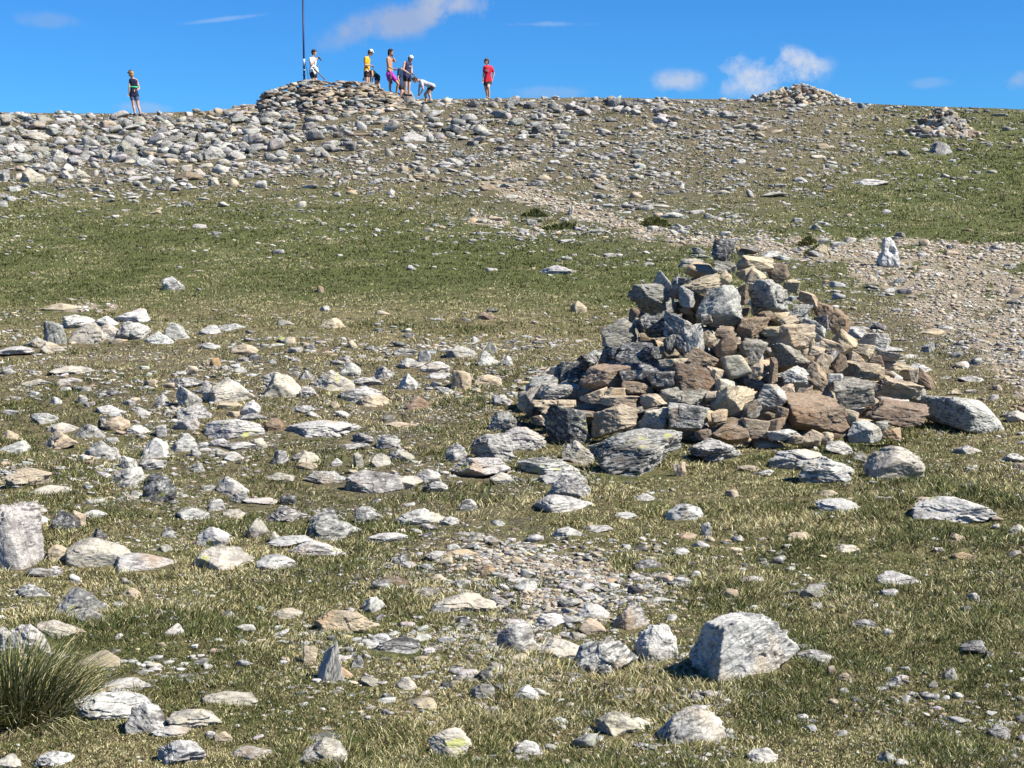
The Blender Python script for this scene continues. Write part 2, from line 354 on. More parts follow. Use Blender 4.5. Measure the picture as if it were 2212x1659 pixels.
# Every stone the photograph shows large enough: centre, width, height, lean and kind (p pale, g grey, t tan, b brown, s dark grey for naturally dark stones and, as painted shade, for shaded ones, w white, o ochre;
# l lichen, k strongly layered, r rounded, x pointed, h finely built large stone)
CAIRN = parse('''1060 214 104 104 -10 sv, 1122 216 40 46 -70 t, 1155 206 80 32 -15 g, 1062 276 92 56 -20 g, 1172 258 140 62 -22 t, 1140 300 70 60 30 t, 1178 315 85 85 -30 t, 1268 296 84 76 0 br,
1320 345 62 50 0 t, 1230 388 154 132 5 gkh, 1058 318 62 62 50 t, 972 334 152 76 25 tk, 826 330 82 86 50 p, 765 398 156 124 -8 gkh, 905 330 60 40 0 s, 915 388 64 84 0 g, 1036 420 172 156 30 gh, 1120 380 60 90 0 b,
812 497 126 92 -5 s, 892 535 134 186 -20 gh, 940 558 84 134 25 p, 660 530 150 112 12 gh, 745 480 70 60 0 s, 1380 395 84 62 -25 t, 1440 440 84 72 -20 b, 1350 440 92 48 -5 g, 1302 480 84 48 20 t, 1397 512 104 92 -40 p,
1430 486 62 62 0 g, 1500 480 92 102 -15 b, 1172 510 128 92 25 b, 1245 520 90 38 0 t, 996 550 66 66 -20 t, 1062 524 78 46 10 b, 1072 580 92 98 10 br, 1167 600 114 102 -20 g, 1308 548 186 112 15 tl, 1470 575 92 62 -35 t,
1522 562 104 104 -45 t, 1590 598 104 62 -30 t, 1412 592 66 40 0 t, 1430 650 84 104 60 t, 1314 612 142 94 5 gk, 1104 655 114 92 12 pr, 1186 672 72 62 0 t, 1245 672 36 104 0 b, 968 622 132 84 -15 b, 860 640 112 38 12 t,
715 600 150 80 10 s, 640 610 110 70 -10 s, 752 682 104 74 0 s, 536 640 82 62 20 s, 462 678 112 84 -15 s, 600 702 196 104 -8 bh, 812 712 114 84 0 s, 930 700 176 122 -18 bh, 1020 690 72 72 -20 t, 1062 732 84 62 0 p,
1106 784 196 116 42 th, 1250 780 132 116 -30 ph, 1335 698 122 84 -20 pk, 1412 692 84 112 -50 t, 1500 642 62 72 40 b, 1582 672 176 76 -8 tk, 1712 648 150 46 -38 t, 1722 740 200 84 -32 tkh, 1552 762 168 124 12 gh,
1412 832 246 156 -15 bh, 1792 748 94 74 -30 g, 1694 612 104 40 -35 p, 1722 832 252 100 -18 bh, 1965 852 330 166 -14 prh, 1600 905 134 84 -10 p, 1545 850 62 72 0 t, 1662 890 52 52 0 g, 1702 915 74 54 0 t, 1392 928 104 62 -20 t,
1290 916 134 42 5 p, 1172 890 114 84 -15 t, 1080 906 144 84 5 b, 1160 818 84 84 20 g, 1250 880 84 62 0 b, 915 776 204 84 8 gk, 922 850 166 114 0 gh, 790 862 124 94 -5 pk, 786 790 104 64 15 t, 636 866 184 134 -4 th,
556 765 104 62 30 t, 640 762 84 52 0 t, 728 742 122 54 15 b, 405 818 180 84 12 tk, 425 764 184 84 -12 p, 530 850 92 52 0 t, 655 786 152 42 5 t, 322 795 104 134 50 g, 215 866 136 84 -12 gk, 450 892 176 190 -25 slh, 500 985 140 90 -20 gl,
280 932 194 92 8 pk, 170 968 180 112 -20 pkh, 30 985 92 72 0 p, 122 1045 236 84 -6 plh, 718 990 376 184 24 glh, 1022 975 216 92 -18 pk, 885 1050 54 60 5 t, 1335 1008 230 80 10 pk, 1450 1046 250 92 4 plkh, 1722 1030 246 136 -5 prh,
1500 968 124 54 -28 p, 1576 1005 62 50 0 g, 1240 952 144 42 -5 t, 1150 1045 92 26 0 t, 1210 1062 84 26 5 p, 380 1040 250 70 -8 pl, 440 1085 200 60 0 p, 455 1118 190 100 12 ph, 440 1185 236 66 15 pr, 205 1085 104 50 0 p,
1640 560 120 70 -30 p, 1485 708 66 50 0 g, 1366 760 70 60 10 b, 1040 850 66 60 0 t, 980 920 70 50 0 b, 700 930 70 50 0 s, 1830 700 70 90 -50 b, 1770 690 60 60 0 t, 1640 640 70 60 0 b, 860 480 70 60 0 s, 1130 640 40 40 0 b,
1220 460 70 40 10 b, 990 470 50 50 0 s, 1280 840 50 70 0 b, 1100 560 40 40 0 t, 1475 620 50 50 0 g, 1380 560 50 50 0 t, 1560 620 50 50 0 t, 1620 730 60 50 0 g, 1940 752 62 28 -10 t, 1330 940 60 40 0 t, 1450 930 60 50 0 t,
880 330 50 60 30 g, 1215 250 70 36 0 t, 560 720 60 50 0 s, 690 700 70 60 0 s, 780 600 80 60 0 s, 850 570 50 80 0 s, 690 820 60 50 0 b, 350 860 60 40 0 p, 1010 770 50 40 0 t, 1300 740 60 40 0 t''', 1600, 700, 1.08)
GROUNDROCKS = parse('''70 1190 72 42 0 gr, 900 1216 150 66 20 p, 1500 1190 166 48 -12 p, 1456 1145 92 26 -10 t, 1915 1206 290 92 -4 plh, 1090 1145 52 30 20 t, 410 283 136 32 14 w, 500 425 62 40 10 t,
145 460 68 28 0 b, 1245 225 112 28 0 w, 920 255 104 30 0 p, 1990 975 112 36 -10 p, 2182 848 80 40 0 p, 2170 1005 84 30 0 p, 100 550 30 20 0 p''', 1600, 700, 1.08) + parse('''
745 135 95 52 -8 w, 1383 160 36 30 0 b, 265 240 165 36 0 t, 335 300 155 56 0 w, 240 350 96 92 20 gl, 368 354 156 84 0 pk, 470 298 112 40 0 w, 482 345 104 62 0 pk, 575 275 152 56 -10 w, 575 340 126 72 10 pk,
160 390 112 42 0 p, 225 415 112 50 10 p, 60 425 170 40 0 p, 690 370 122 50 8 w, 765 340 104 64 0 p, 1055 422 112 46 -10 t, 510 384 74 24 0 t, 905 335 92 36 12 p, 1000 320 124 24 0 p, 1235 305 72 24 12 p,
1435 306 124 38 -4 t, 1655 260 62 18 0 t, 2105 275 76 34 0 b, 1250 380 54 26 0 t, 1530 395 46 30 0 t, 905 405 84 26 0 p, 2000 430 142 48 -5 g, 2115 410 66 46 20 gl, 2105 460 86 58 10 w, 1750 430 92 28 0 p,
2190 470 60 40 0 p, 40 510 62 32 0 g, 930 475 52 34 0 o, 830 510 56 36 0 t, 155 560 145 28 0 p, 300 512 155 34 8 p, 300 555 104 22 0 p, 800 562 184 44 6 p, 815 622 100 86 -45 pk, 895 585 84 58 0 g,
990 602 220 106 4 ph, 1230 575 160 104 12 ph, 1190 540 92 48 0 p, 1325 530 72 38 0 g, 1440 548 190 72 0 pl, 1515 510 84 56 -20 pl, 1560 612 172 62 -5 p, 1580 560 152 36 0 p, 1765 560 104 68 -10 w, 1660 522 92 50 0 pl,
1780 480 132 46 10 pk, 1880 495 124 42 6 p, 1995 550 90 76 0 t, 1890 537 152 30 4 p, 2110 550 130 40 0 t, 1610 642 150 46 -15 t, 1810 650 104 52 -8 b, 2170 640 84 44 0 p, 365 635 48 34 0 p, 470 680 112 38 -4 p,
700 640 62 46 30 p, 560 650 52 26 0 g, 1085 670 82 56 10 w, 1000 660 102 36 0 t, 840 690 156 62 -10 pk, 800 735 122 66 0 gk, 1300 680 122 34 6 p, 190 720 112 46 5 g, 490 742 130 56 -6 t, 445 736 40 56 0 s,
270 755 132 38 0 p, 390 772 130 56 0 g, 600 765 92 38 0 p, 695 770 56 50 0 p, 45 790 104 38 0 t, 255 812 170 74 25 tk, 60 840 132 48 0 p, 430 852 140 74 -15 gk, 480 870 90 50 0 p, 1010 768 262 84 -8 plh,
1180 745 94 54 0 b, 1375 765 324 72 0 pkh, 1100 714 132 34 0 g, 1570 805 92 42 8 p, 1680 820 104 56 8 pk, 1730 745 146 22 0 t, 1680 720 52 28 0 g, 668 846 112 76 35 w, 805 828 112 68 0 p, 850 865 42 28 0 g,
1040 835 172 28 0 p, 950 820 92 32 0 p, 1010 880 84 36 8 p, 555 910 72 58 -30 w, 660 915 122 46 6 pk, 545 965 162 62 -6 p, 550 1000 104 38 -20 p, 130 970 192 72 15 tk, 240 1025 162 36 0 p, 1205 885 84 58 30 p,
1320 885 132 52 0 pl, 1330 920 92 26 0 t, 855 930 62 40 0 g, 1550 900 42 66 0 g, 1640 900 104 56 10 p, 1740 876 124 46 0 g, 1510 840 164 28 4 p, 690 1018 150 116 30 sxlh, 1010 1008 140 76 6 pl, 1040 1060 92 46 -25 g,
1210 970 124 32 5 p, 1400 970 192 56 -8 gk, 1610 992 256 96 -20 glh, 1745 995 150 56 -4 plh, 1840 970 130 60 0 p, 1880 1010 104 46 0 p, 1120 1076 152 26 0 pl, 1245 1070 72 48 -20 s, 150 1110 112 46 0 g,
930 1095 82 48 0 p, 830 1130 144 46 8 p, 1010 1128 92 36 -15 p, 60 990 60 40 0 p, 240 640 50 30 0 p, 620 690 60 30 0 p, 500 700 60 26 0 p, 1700 965 60 40 0 g, 1450 905 50 30 0 p, 370 590 60 24 0 g, 1040 510 60 20 0 p,
1480 700 70 28 0 p, 1360 700 60 24 0 p, 960 870 60 30 0 p, 1120 820 60 30 0 p, 1450 660 40 26 0 t, 1010 700 50 24 0 t, 1930 600 70 30 0 p, 1330 600 80 40 0 p, 650 560 60 24 0 t, 1830 450 60 60 20 g''', 0, 900, 1.2127) + parse('''
295 185 138 82 0 s, 345 182 50 70 0 t, 160 186 170 52 0 pl, 410 162 110 32 0 p, 70 272 210 262 0 ph, 440 328 280 124 4 prh, 605 365 334 84 -4 prh, 250 330 112 66 20 t, 430 250 62 50 20 p, 230 412 84 38 0 p,
1240 160 192 56 4 ph, 1405 172 150 76 -8 gh, 1590 165 112 70 0 gk, 1445 222 220 92 12 gh, 1240 284 222 52 18 p, 1370 312 250 66 -8 pkl, 1110 226 112 86 10 gr, 925 262 142 86 4 pl, 730 240 64 42 0 p, 1190 256 54 40 0 p,
710 308 84 34 0 g, 965 362 250 104 -5 plh, 1190 368 164 66 18 p, 1820 170 224 66 22 p, 1940 190 84 40 0 p, 2020 120 84 42 0 gr, 1665 266 184 38 6 pk, 320 438 62 40 0 p, 150 490 144 58 0 wk, 545 450 54 30 0 g,
330 545 262 136 22 glh, 400 610 144 68 -4 p, 270 660 222 80 -22 p, 130 705 262 136 -28 ph, 20 700 84 100 0 ph, 425 790 206 68 -8 tr, 508 690 48 26 0 p, 1505 622 272 104 -8 tkh, 1615 550 104 62 40 p, 1240 596 134 50 -5 p,
990 590 92 28 0 g, 1430 798 110 172 72 pkh, 1340 772 62 76 0 t, 1715 738 262 76 -10 gkh, 1830 695 84 30 -20 p, 1540 800 62 50 0 g, 1600 882 92 46 -40 g, 1752 892 100 56 0 pr, 1820 980 144 40 6 t, 2010 545 262 86 10 pkh,
1840 500 134 38 -4 g, 1710 455 162 44 -8 b, 1740 355 62 46 0 s, 1980 330 170 40 0 t, 1880 340 90 40 0 p, 2090 860 92 56 -20 s, 2085 925 104 62 0 g, 540 908 230 46 6 pk, 470 1000 340 130 20 wkh, 640 1040 162 130 -28 pkh,
740 1100 162 48 -6 p, 990 966 252 60 -6 pkh, 850 1040 234 84 4 pkh, 965 1125 84 50 0 t, 905 1115 54 26 0 p, 780 1192 220 116 4 pkh, 1090 1200 204 60 8 pk, 1400 1190 204 130 10 ph, 1400 1130 150 40 0 s, 1945 1152 182 128 8 plh,
240 1218 174 66 0 wk, 50 1232 124 60 0 p, 170 410 100 40 0 g, 560 500 90 40 0 t, 1060 720 90 30 0 g, 880 800 90 30 0 g, 830 1170 60 20 0 g, 1230 700 40 20 0 t, 2130 1010 60 30 0 p, 1900 440 80 30 0 t, 2000 460 80 40 0 p,
2100 400 80 46 0 t, 2060 260 90 40 0 p, 2150 200 60 24 0 p, 1960 300 80 26 0 p, 1760 380 80 30 0 p, 1900 570 90 40 20 w''', 0, 1700, 1.2127) + parse('''
1010 745 450 285 18 whz, 620 720 196 150 8 wlh, 400 780 270 150 32 wkh, 515 600 176 128 -6 prh, 350 580 162 68 0 pk, 180 622 152 56 0 wk, 345 642 112 56 0 tr, 225 745 230 88 -8 plh, 30 700 180 120 0 phr, 1310 780 152 66 -20 p,
65 930 112 58 5 w, 770 1075 280 168 22 phv, 470 1070 210 110 -8 ph, 640 1010 60 40 0 p, 530 1065 140 50 0 p, 65 1170 144 72 -14 p, 1080 1205 130 68 -20 p, 235 1232 44 28 0 p, 1665 440 184 66 -6 p, 1530 640 132 38 -12 g,
1620 670 42 28 0 p, 1440 310 112 30 0 p, 1240 262 122 38 -8 t, 1155 355 74 26 0 g, 1920 265 84 36 5 t, 1950 340 94 34 0 t, 840 230 42 60 10 p, 1290 500 104 54 -20 g, 1990 740 112 60 -6 g, 1995 520 52 38 0 p,
1965 580 64 38 -20 g, 1900 855 74 56 -20 g, 1660 880 62 40 0 g, 1930 945 64 30 0 p, 2100 1100 94 62 0 g, 1440 862 84 32 0 t, 600 378 144 40 -10 s, 370 225 152 30 -4 p, 240 242 124 44 -8 p, 575 88 112 28 4 p,
490 165 94 28 -5 p, 2180 225 64 36 0 p, 2165 335 64 28 0 g, 50 475 124 50 0 p, 1040 440 92 24 0 p, 690 610 60 30 0 p, 280 690 80 40 20 g, 150 560 60 40 0 g, 250 540 90 40 20 g, 790 420 50 30 0 p, 540 440 60 26 0 p,
1310 560 60 30 0 p, 1700 830 50 24 0 g, 1820 900 50 30 0 g, 2060 770 40 30 0 g, 1620 835 40 26 0 g, 1700 960 40 30 0 p, 1380 840 50 40 0 b, 980 270 60 24 0 p, 760 255 80 30 10 t, 860 270 40 16 0 t, 1420 1110 60 24 0 g,
1620 1210 80 50 0 g, 1680 1240 60 30 0 p, 2090 180 60 20 0 b''', 1824, 1700, 1.2127) + parse('''
1680 585 160 78 0 gxh, 1220 798 276 40 0 w, 1455 615 74 36 0 g, 905 640 114 24 0 p, 540 610 84 24 0 p, 420 665 64 30 0 p, 630 875 154 28 0 p, 485 870 54 44 0 w, 310 860 94 24 -10 p, 1290 400 52 28 0 t,
545 495 84 28 0 t, 650 475 92 24 -5 t, 1865 1100 72 18 0 b, 1585 1180 62 38 8 t, 2030 1210 126 38 0 g, 1740 1210 32 26 0 s, 1000 675 72 20 0 p, 1075 712 32 24 0 g, 1130 720 42 22 0 t, 2065 375 104 16 0 g,
1910 322 80 10 0 s, 2200 535 32 28 0 g, 2140 548 40 20 0 t, 2010 730 60 20 0 p, 1962 714 26 14 0 t, 1870 415 30 20 0 t, 945 700 22 26 0 t, 970 828 60 28 0 s, 800 780 90 24 0 p, 1850 590 40 14 0 p, 1990 562 40 24 0 g''', 2400, 200, 1.772) + parse('''
360 95 134 46 -15 g, 950 115 94 44 0 g, 1090 108 114 56 0 gl, 75 180 132 44 0 g, 280 235 222 56 0 p, 130 245 112 46 20 s, 420 165 122 46 0 p, 560 195 132 56 0 p, 700 205 84 42 0 g, 570 265 94 38 0 p, 460 275 112 56 0 p,
100 320 202 56 0 p, 280 332 222 46 4 gk, 470 395 164 90 0 p, 200 400 162 56 0 p, 40 410 92 38 0 p, 300 385 72 44 0 g, 830 375 134 66 0 p, 912 388 114 66 15 g, 1010 325 164 94 0 g, 1140 365 122 66 -10 s, 1400 265 284 66 4 g,
1310 300 122 56 10 g, 1450 325 222 56 0 p, 1290 345 112 46 0 p, 1570 245 94 66 0 s, 1640 235 112 50 -20 p, 1340 392 172 38 -10 g, 1500 385 144 56 0 p, 1680 370 202 94 12 p, 1790 340 122 38 0 g, 1890 388 242 72 0 p,
1960 250 112 50 0 p, 2130 290 94 56 0 p, 1180 415 92 56 -20 p, 1070 400 92 56 0 p, 1130 440 162 62 0 p, 1250 430 104 46 0 g, 1010 440 112 38 0 p, 1750 440 112 46 0 p, 1740 490 122 56 0 p, 1870 465 92 38 0 p, 1470 490 84 48 0 p,
1560 512 84 36 0 p, 1620 470 112 36 0 p, 1490 550 212 66 -5 b, 1340 580 84 46 0 p, 1230 580 92 52 0 p, 1090 570 176 36 0 p, 1840 600 84 54 6 t, 1700 595 114 66 -15 p, 1450 612 104 30 0 w, 1510 640 92 24 0 p, 1360 628 62 32 0 p,
2060 615 92 56 -10 p, 250 545 212 104 0 plh, 20 550 104 86 0 p, 405 580 84 50 5 g, 530 540 132 56 0 p, 640 530 142 56 0 p, 650 590 94 30 0 p, 760 460 92 46 0 p, 590 430 114 76 0 p, 520 480 132 56 0 p, 400 470 144 56 0 p,
280 465 92 36 0 p, 110 650 112 32 -6 p, 170 490 92 38 0 t, 140 550 84 46 20 p, 925 515 72 42 0 p, 1030 520 84 34 0 p, 825 510 62 38 0 g, 750 525 52 46 30 p, 860 600 72 36 0 p, 1040 690 94 20 0 p, 790 705 104 20 -10 p,
1130 635 62 24 0 p, 1780 770 92 32 -6 p, 2140 395 92 56 0 g, 1350 785 84 20 0 p, 1600 55 62 28 0 b, 1655 55 62 34 0 b, 1720 35 72 40 0 t, 1310 150 134 72 15 p, 1030 165 134 38 0 p, 870 240 184 38 0 p, 1750 140 90 46 -20 g,
1830 185 104 56 0 p, 1970 180 114 56 0 p, 2140 80 144 66 -14 p, 60 75 110 34 0 g, 200 80 100 40 0 p, 480 80 90 36 0 p, 600 90 120 40 0 p, 720 70 80 40 0 p, 1270 55 60 34 0 p, 1480 60 60 30 0 p, 840 110 60 36 0 s, 640 140 90 40 0 p''', 0, 380, 2.212) + parse('''
270 110 134 66 -5 g, 150 185 154 50 -8 p, 490 210 154 44 -4 p, 620 200 100 40 0 p, 860 260 84 70 12 gx, 1240 190 114 60 0 p, 1180 185 64 40 0 g, 1440 165 134 50 8 p, 1355 125 94 60 -8 gl, 1720 195 104 46 -10 p,
1740 90 94 56 0 s, 1520 60 84 40 0 p, 1470 92 84 36 0 p, 1930 58 64 32 0 p, 2020 95 74 46 0 g, 1900 100 84 40 0 g, 700 305 94 34 -10 s, 1265 350 190 76 20 p, 1380 345 114 60 0 p, 240 360 114 60 10 g, 140 400 114 60 -8 p,
330 370 114 46 0 p, 410 450 164 34 5 p, 540 470 116 66 -10 g, 590 490 94 54 0 p, 230 490 110 56 -10 g, 740 372 84 30 -5 s, 870 390 84 40 0 p, 930 410 62 36 0 g, 1080 475 72 60 15 gx, 1250 422 84 34 0 pl, 1330 490 94 24 0 s,
1310 515 62 28 0 p, 1510 570 164 48 6 w, 1600 545 124 46 -10 p, 1720 530 94 34 0 p, 1670 645 104 30 0 p, 1440 620 84 46 0 g, 1270 585 74 30 0 p, 510 622 104 38 -6 gr, 645 645 62 46 0 p, 800 670 42 34 0 t, 450 740 124 36 -4 p,
680 720 36 42 0 w, 780 788 84 34 0 t, 925 790 72 32 0 g, 1085 785 66 40 0 p, 670 805 64 28 0 g, 380 880 84 42 0 p, 65 722 92 46 -10 p, 245 748 42 22 0 w, 475 540 76 34 0 p, 1800 575 74 24 0 s, 2000 425 84 28 0 p,
1880 375 104 24 0 p, 1830 305 124 24 -5 p, 2130 515 72 36 -15 s, 1850 680 124 34 5 g, 1830 760 104 36 0 b, 610 530 52 46 0 b, 960 540 62 28 0 s, 840 545 72 24 0 p, 850 335 176 24 0 b, 1235 38 130 80 0 grh, 1100 38 124 66 -8 p,
1550 220 70 30 0 p, 1590 205 80 34 0 s, 980 160 90 36 0 p, 780 160 100 34 0 p, 900 200 110 40 0 p, 1040 200 80 34 0 p, 1820 60 60 26 0 p, 2130 95 80 34 0 p, 1680 280 60 40 -15 g, 1480 300 60 26 0 s''', 900, 330, 2.212) + parse('''
1050 85 94 30 0 w, 905 258 152 32 8 s, 960 245 90 26 0 g, 500 220 104 32 10 g, 530 290 122 34 0 b, 690 228 124 36 0 s, 400 460 54 28 0 g, 590 530 144 34 4 t, 410 540 114 28 -6 t, 880 540 154 24 3 p, 50 615 84 26 0 p,
165 598 52 20 0 t, 490 645 124 22 -4 g, 885 788 36 14 0 t, 1190 522 84 30 0 g, 1165 470 34 60 10 g, 1190 465 34 64 0 p, 1350 440 44 36 0 s, 1385 440 34 32 0 p, 1440 50 94 34 -8 g, 1690 42 114 28 -8 s, 1830 90 84 20 0 p,
1225 185 52 40 0 g, 1430 285 114 38 0 g, 960 202 104 38 -5 t, 1160 205 62 22 0 t, 1700 345 92 42 -8 t, 1880 285 36 40 0 s, 1920 180 84 30 12 p, 2010 170 74 24 0 p, 1775 445 114 40 4 g, 1890 428 182 24 0 p, 2000 505 210 50 4 w,
1870 500 74 30 0 t, 2050 115 64 24 0 b, 880 920 34 18 0 t, 1680 865 64 20 -5 t, 1790 885 84 20 0 p, 2120 872 134 40 0 p, 470 110 60 30 -10 s, 800 45 60 36 10 b, 620 100 50 40 0 t''', 1500, 540, 2.212) + parse('''
60 150 114 60 5 g, 60 225 120 90 -25 t, 200 170 134 38 0 p, 360 250 84 24 0 b, 930 160 84 50 0 t, 1140 190 52 30 20 s, 1150 240 104 38 0 t, 830 365 84 34 10 t, 1150 365 84 30 -5 t, 860 430 84 32 -10 g,
950 385 94 14 0 p, 1040 412 134 22 -4 p, 640 555 124 36 0 p, 980 905 214 48 10 t, 1100 870 124 30 -8 p, 960 1035 114 76 -20 gk, 1500 942 114 40 0 b, 1430 988 114 18 0 t, 1200 1100 104 46 0 g, 1240 1180 154 46 0 p,
880 1212 224 66 -6 pk, 1330 1305 224 56 -5 p, 1110 1300 104 28 0 p, 820 1115 134 36 0 p, 660 1060 156 36 -10 p, 400 920 300 100 -22 p, 1310 1405 104 28 0 p, 1520 1465 94 46 0 p, 1550 1380 84 46 0 t, 1370 1160 124 60 0 p, 1660 1612 164 56 0 p,
700 725 94 28 -6 g, 850 725 84 22 0 p, 1670 690 52 40 0 s, 1640 600 42 30 0 g, 1690 650 114 36 0 p, 570 960 114 54 -20 t, 1750 1560 60 40 0 b, 1740 705 40 40 0 s, 870 630 44 26 0 b, 1410 760 70 20 0 t''', 2900, 800, 2.370)
SMALLCAIRN = parse('''1310 652 84 40 10 t, 1330 605 94 46 0 p, 1415 672 50 56 0 g, 1435 722 104 56 -12 t, 1340 745 132 40 -15 b, 1240 735 44 60 10 t, 1310 692 54 40 20 t, 1200 702 84 36 0 p, 1240 685 62 28 0 b,
1280 777 114 26 -4 p, 1190 745 64 34 0 p, 1500 740 52 36 0 b, 1530 770 74 26 0 p, 1120 692 94 20 0 g, 1380 700 30 46 0 t, 1375 775 84 28 0 p, 1280 630 50 30 0 g, 1350 690 40 30 0 b, 1440 690 60 30 0 g, 1150 745 50 30 0 p, 1400 735 50 36 0 b, 1270 712 40 30 0 t''', 900, 330, 2.212)
# ------------------------------------------------------------- placing the stones
def spec(e, surf, y0, y1, deep=.8):
    u, v, wp, hp, ang_, ty = e
    x, y, z = hit(u, v + .1 * hp, surf, y0, y1)
    _, b0 = ray(u, v); b0 = float(b0)
    W = wp * y / F; hm = hp * y / F
    sl = float((T(np.array([x]), np.array([y + .4])) - T(np.array([x]), np.array([y - .4])))[0]) / .8
    return x, y, z, W, hm, max(.03, sl - b0)
IND = []        # every single stone: object and what to say about it
def make_rock(name, x, y, z, W, D, H, sub, seed, ang_, ty, parent=None, base_z=None):
    st_ = 1.5 if 'k' in ty else .4
    v, rc, f = rock(sub, seed, W, D, H, tilt=-R(ang_) * (.8 if name == 'cairn_stone' else 1.3 if 'z' in ty else .5), low=(0 if name == 'cairn_stone' or 'x' in ty or 'z' in ty or H > 1.3 * W else 6), rough=.75 if 'r' in ty else 1.15, strata=st_ * (.3 if 'r' in ty else 1), pointed=.5 if 'x' in ty else 0, rnd='r' in ty, fold=.9 if 'k' in ty else 0)
    rg = np.random.default_rng(seed + 5)
    cl = np.tile(np.append(tint(ty[0], rg) * (.92 if y > 36 else 1), (.55 + .2 * rg.random()) if 'l' in ty else 0.0), (len(v), 1))
    v[:, 2] += H / 2
    o = mesh_obj(name, v, f[:, ::1].ravel(), 3, ROCK, cl, rc); o.location = (x, y, z); return o
# ground stones of the photograph
GR = []
for i, e in enumerate(GROUNDROCKS):
    u, v, wp, hp, ang_, ty = e
    x, y, z, W, hm, gsl = spec(e, None, 3.6, 62.0)
    D = W * .75; hv = max(hm - gsl * D * .5, hm * .45)
    # put the visible middle on the photographed middle
    dv = (hv - gsl * D / 2) / 2 * F / y
    x, y, z = hit(u, v + dv, None, 3.6, 62.0)
    W = wp * y / F * 1.1; D = W * .75; emb = .42; hv *= 1.1
    GR.append(dict(x=x, y=y, z=z, W=W, D=D, H=hv / (1 - emb), emb=emb, wp=wp, hp=hp, ang=ang_, ty=ty, seed=1000 + i, u=u, v=v))
    uu, vv, dd = project(x, y, z); occupy(uu, vv + 1, .5 * wp, .5 * D * gsl * F / y + 1)
GR.sort(key=lambda r: -r['wp'] * r['hp'])
INDIV, RESTG = GR[:300], GR[300:]
for r in INDIV:
    big = max(r['wp'], r['hp']); sub = 7 if big > 85 else 6 if big > 40 else 5 if big > 13 else 4
    r['o'] = make_rock('stone', r['x'], r['y'], r['z'] - r['emb'] * r['H'], r['W'], r['D'], r['H'], sub, r['seed'], r['ang'], r['ty'])
    r['cat'] = 'stone'; IND.append(r)
print('ground stones', len(GR), 'smallest single', INDIV[-1]['wp'], INDIV[-1]['hp'])
# near cairn
CA = []
for i, e in enumerate(CAIRN):
    u, v, wp, hp, ang_, ty = e
    x, y, z, W, hm, gsl = spec(e, cairn_s, 8.3, 12.2)
    onpile = cairn_s(x, y) - T(x, y) > .06
    if onpile:
        D = min(max(.7 * max(W, hm), .8 * min(W, hm)), .5)
        a_, b_ = ray(u, v); y2 = y + D * .22; x, z = float(a_) * y2, EYE + float(b_) * y2; y = y2
        W = wp * y / F; H = hp * y / F * 1.06; W *= 1.06; zb = z - H / 2
    else:
        D = W * .75; hv = max(hm - gsl * D * .5, hm * .5); dv = (hv - gsl * D / 2) / 2 * F / y
        x, y, z = hit(u, v + dv, None, 6.0, 12.5); W = wp * y / F; D = W * .7; H = hv / .75; zb = z - .25 * H
        uu, vv, dd = project(x, y, z); occupy(uu, vv, .44 * wp, .44 * D * gsl * F / y)
    big = max(wp, hp); sub = 7 if big > 85 else 6 if big > 30 else 5
    r = dict(x=x, y=y, z=zb, W=W, D=D, H=H, wp=wp, hp=hp, ang=ang_, ty=ty, u=u, v=v, pile=bool(onpile), cat='cairn stone' if onpile else 'stone')
    r['o'] = make_rock('cairn_stone' if onpile else 'stone', x, y, zb, W, D, H, sub, 5000 + i, ang_, ty); IND.append(r)
for k in range(0, 60):      # ground under the cairn is taken
    pass
uu, vv, dd = project(CX, CY, float(T(CX, CY))); occupy(uu, vv, 1.5 / CY * F, 1.3 * .13 / CY * F)
SC = []
for i, e in enumerate(SMALLCAIRN):
    u, v, wp, hp, ang_, ty = e
    if i == 0:
        x0, y0c, _ = hit(418, 176 + 1, None, 20, 60); SX, SY = x0, y0c
    a_, b_ = ray(u, v); base = 178.5; up = (base - v) / F * SY
    y = SY - .55 + up * .9; x = float(a_) * y; z = EYE + float(b_) * y
    W = wp * y / F * 1.1; H = max(hp * y / F * 1.1, .1); z = max(z - H / 2, float(T(x, y)) - .05)
    r = dict(x=x, y=y, z=z, W=W, D=W * .8, H=H, wp=wp, hp=hp, ang=ang_, ty=ty, u=u, v=v, small=True, cat='cairn stone')
    r['o'] = make_rock('cairn_stone', x, y, z, W, W * .8, H, 4, 7000 + i, ang_, ty); IND.append(r)
    occupy(u, 176, wp * .6, 3)
# ------------------------------------------------------------- scattered stones (nobody could count them)
def T0(x, y):
    yy = np.maximum(y, 8); u = 512 + F * x / yy
    return prof(y) + -(np.interp(u, CU, CR) - 105.5) / F * 60 * sm(25, 57, y)
TU = np.linspace(-170, 1194, 60); TV = np.arange(88, 860, 2.0); ys = np.geomspace(2.6, 63, 700)
YT = np.zeros((len(TV), len(TU)))
for j, u in enumerate(TU):
    a, _ = ray(u, 300.); zg = T0(float(a) * ys, ys); rowg = 384 - F * (ys * ST + (zg - EYE) * CT) / (ys * CT - (zg - EYE) * ST)
    rmin = np.minimum.accumulate(rowg); YT[:, j] = np.interp(-TV, -rmin, ys)
def ground_at(u, v):
    i = np.clip((u - TU[0]) / (TU[1] - TU[0]), 0, len(TU) - 1.001); j = np.clip((v - TV[0]) / 2.0, 0, len(TV) - 1.001)
    i0, j0 = i.astype(int), j.astype(int); a, b_ = i - i0, j - j0
    y = YT[j0, i0]*(1-a)*(1-b_) + YT[j0, i0+1]*a*(1-b_) + YT[j0+1, i0]*(1-a)*b_ + YT[j0+1, i0+1]*a*b_
    x = ray(u, v)[0] * y; return x, y, T(x, y)
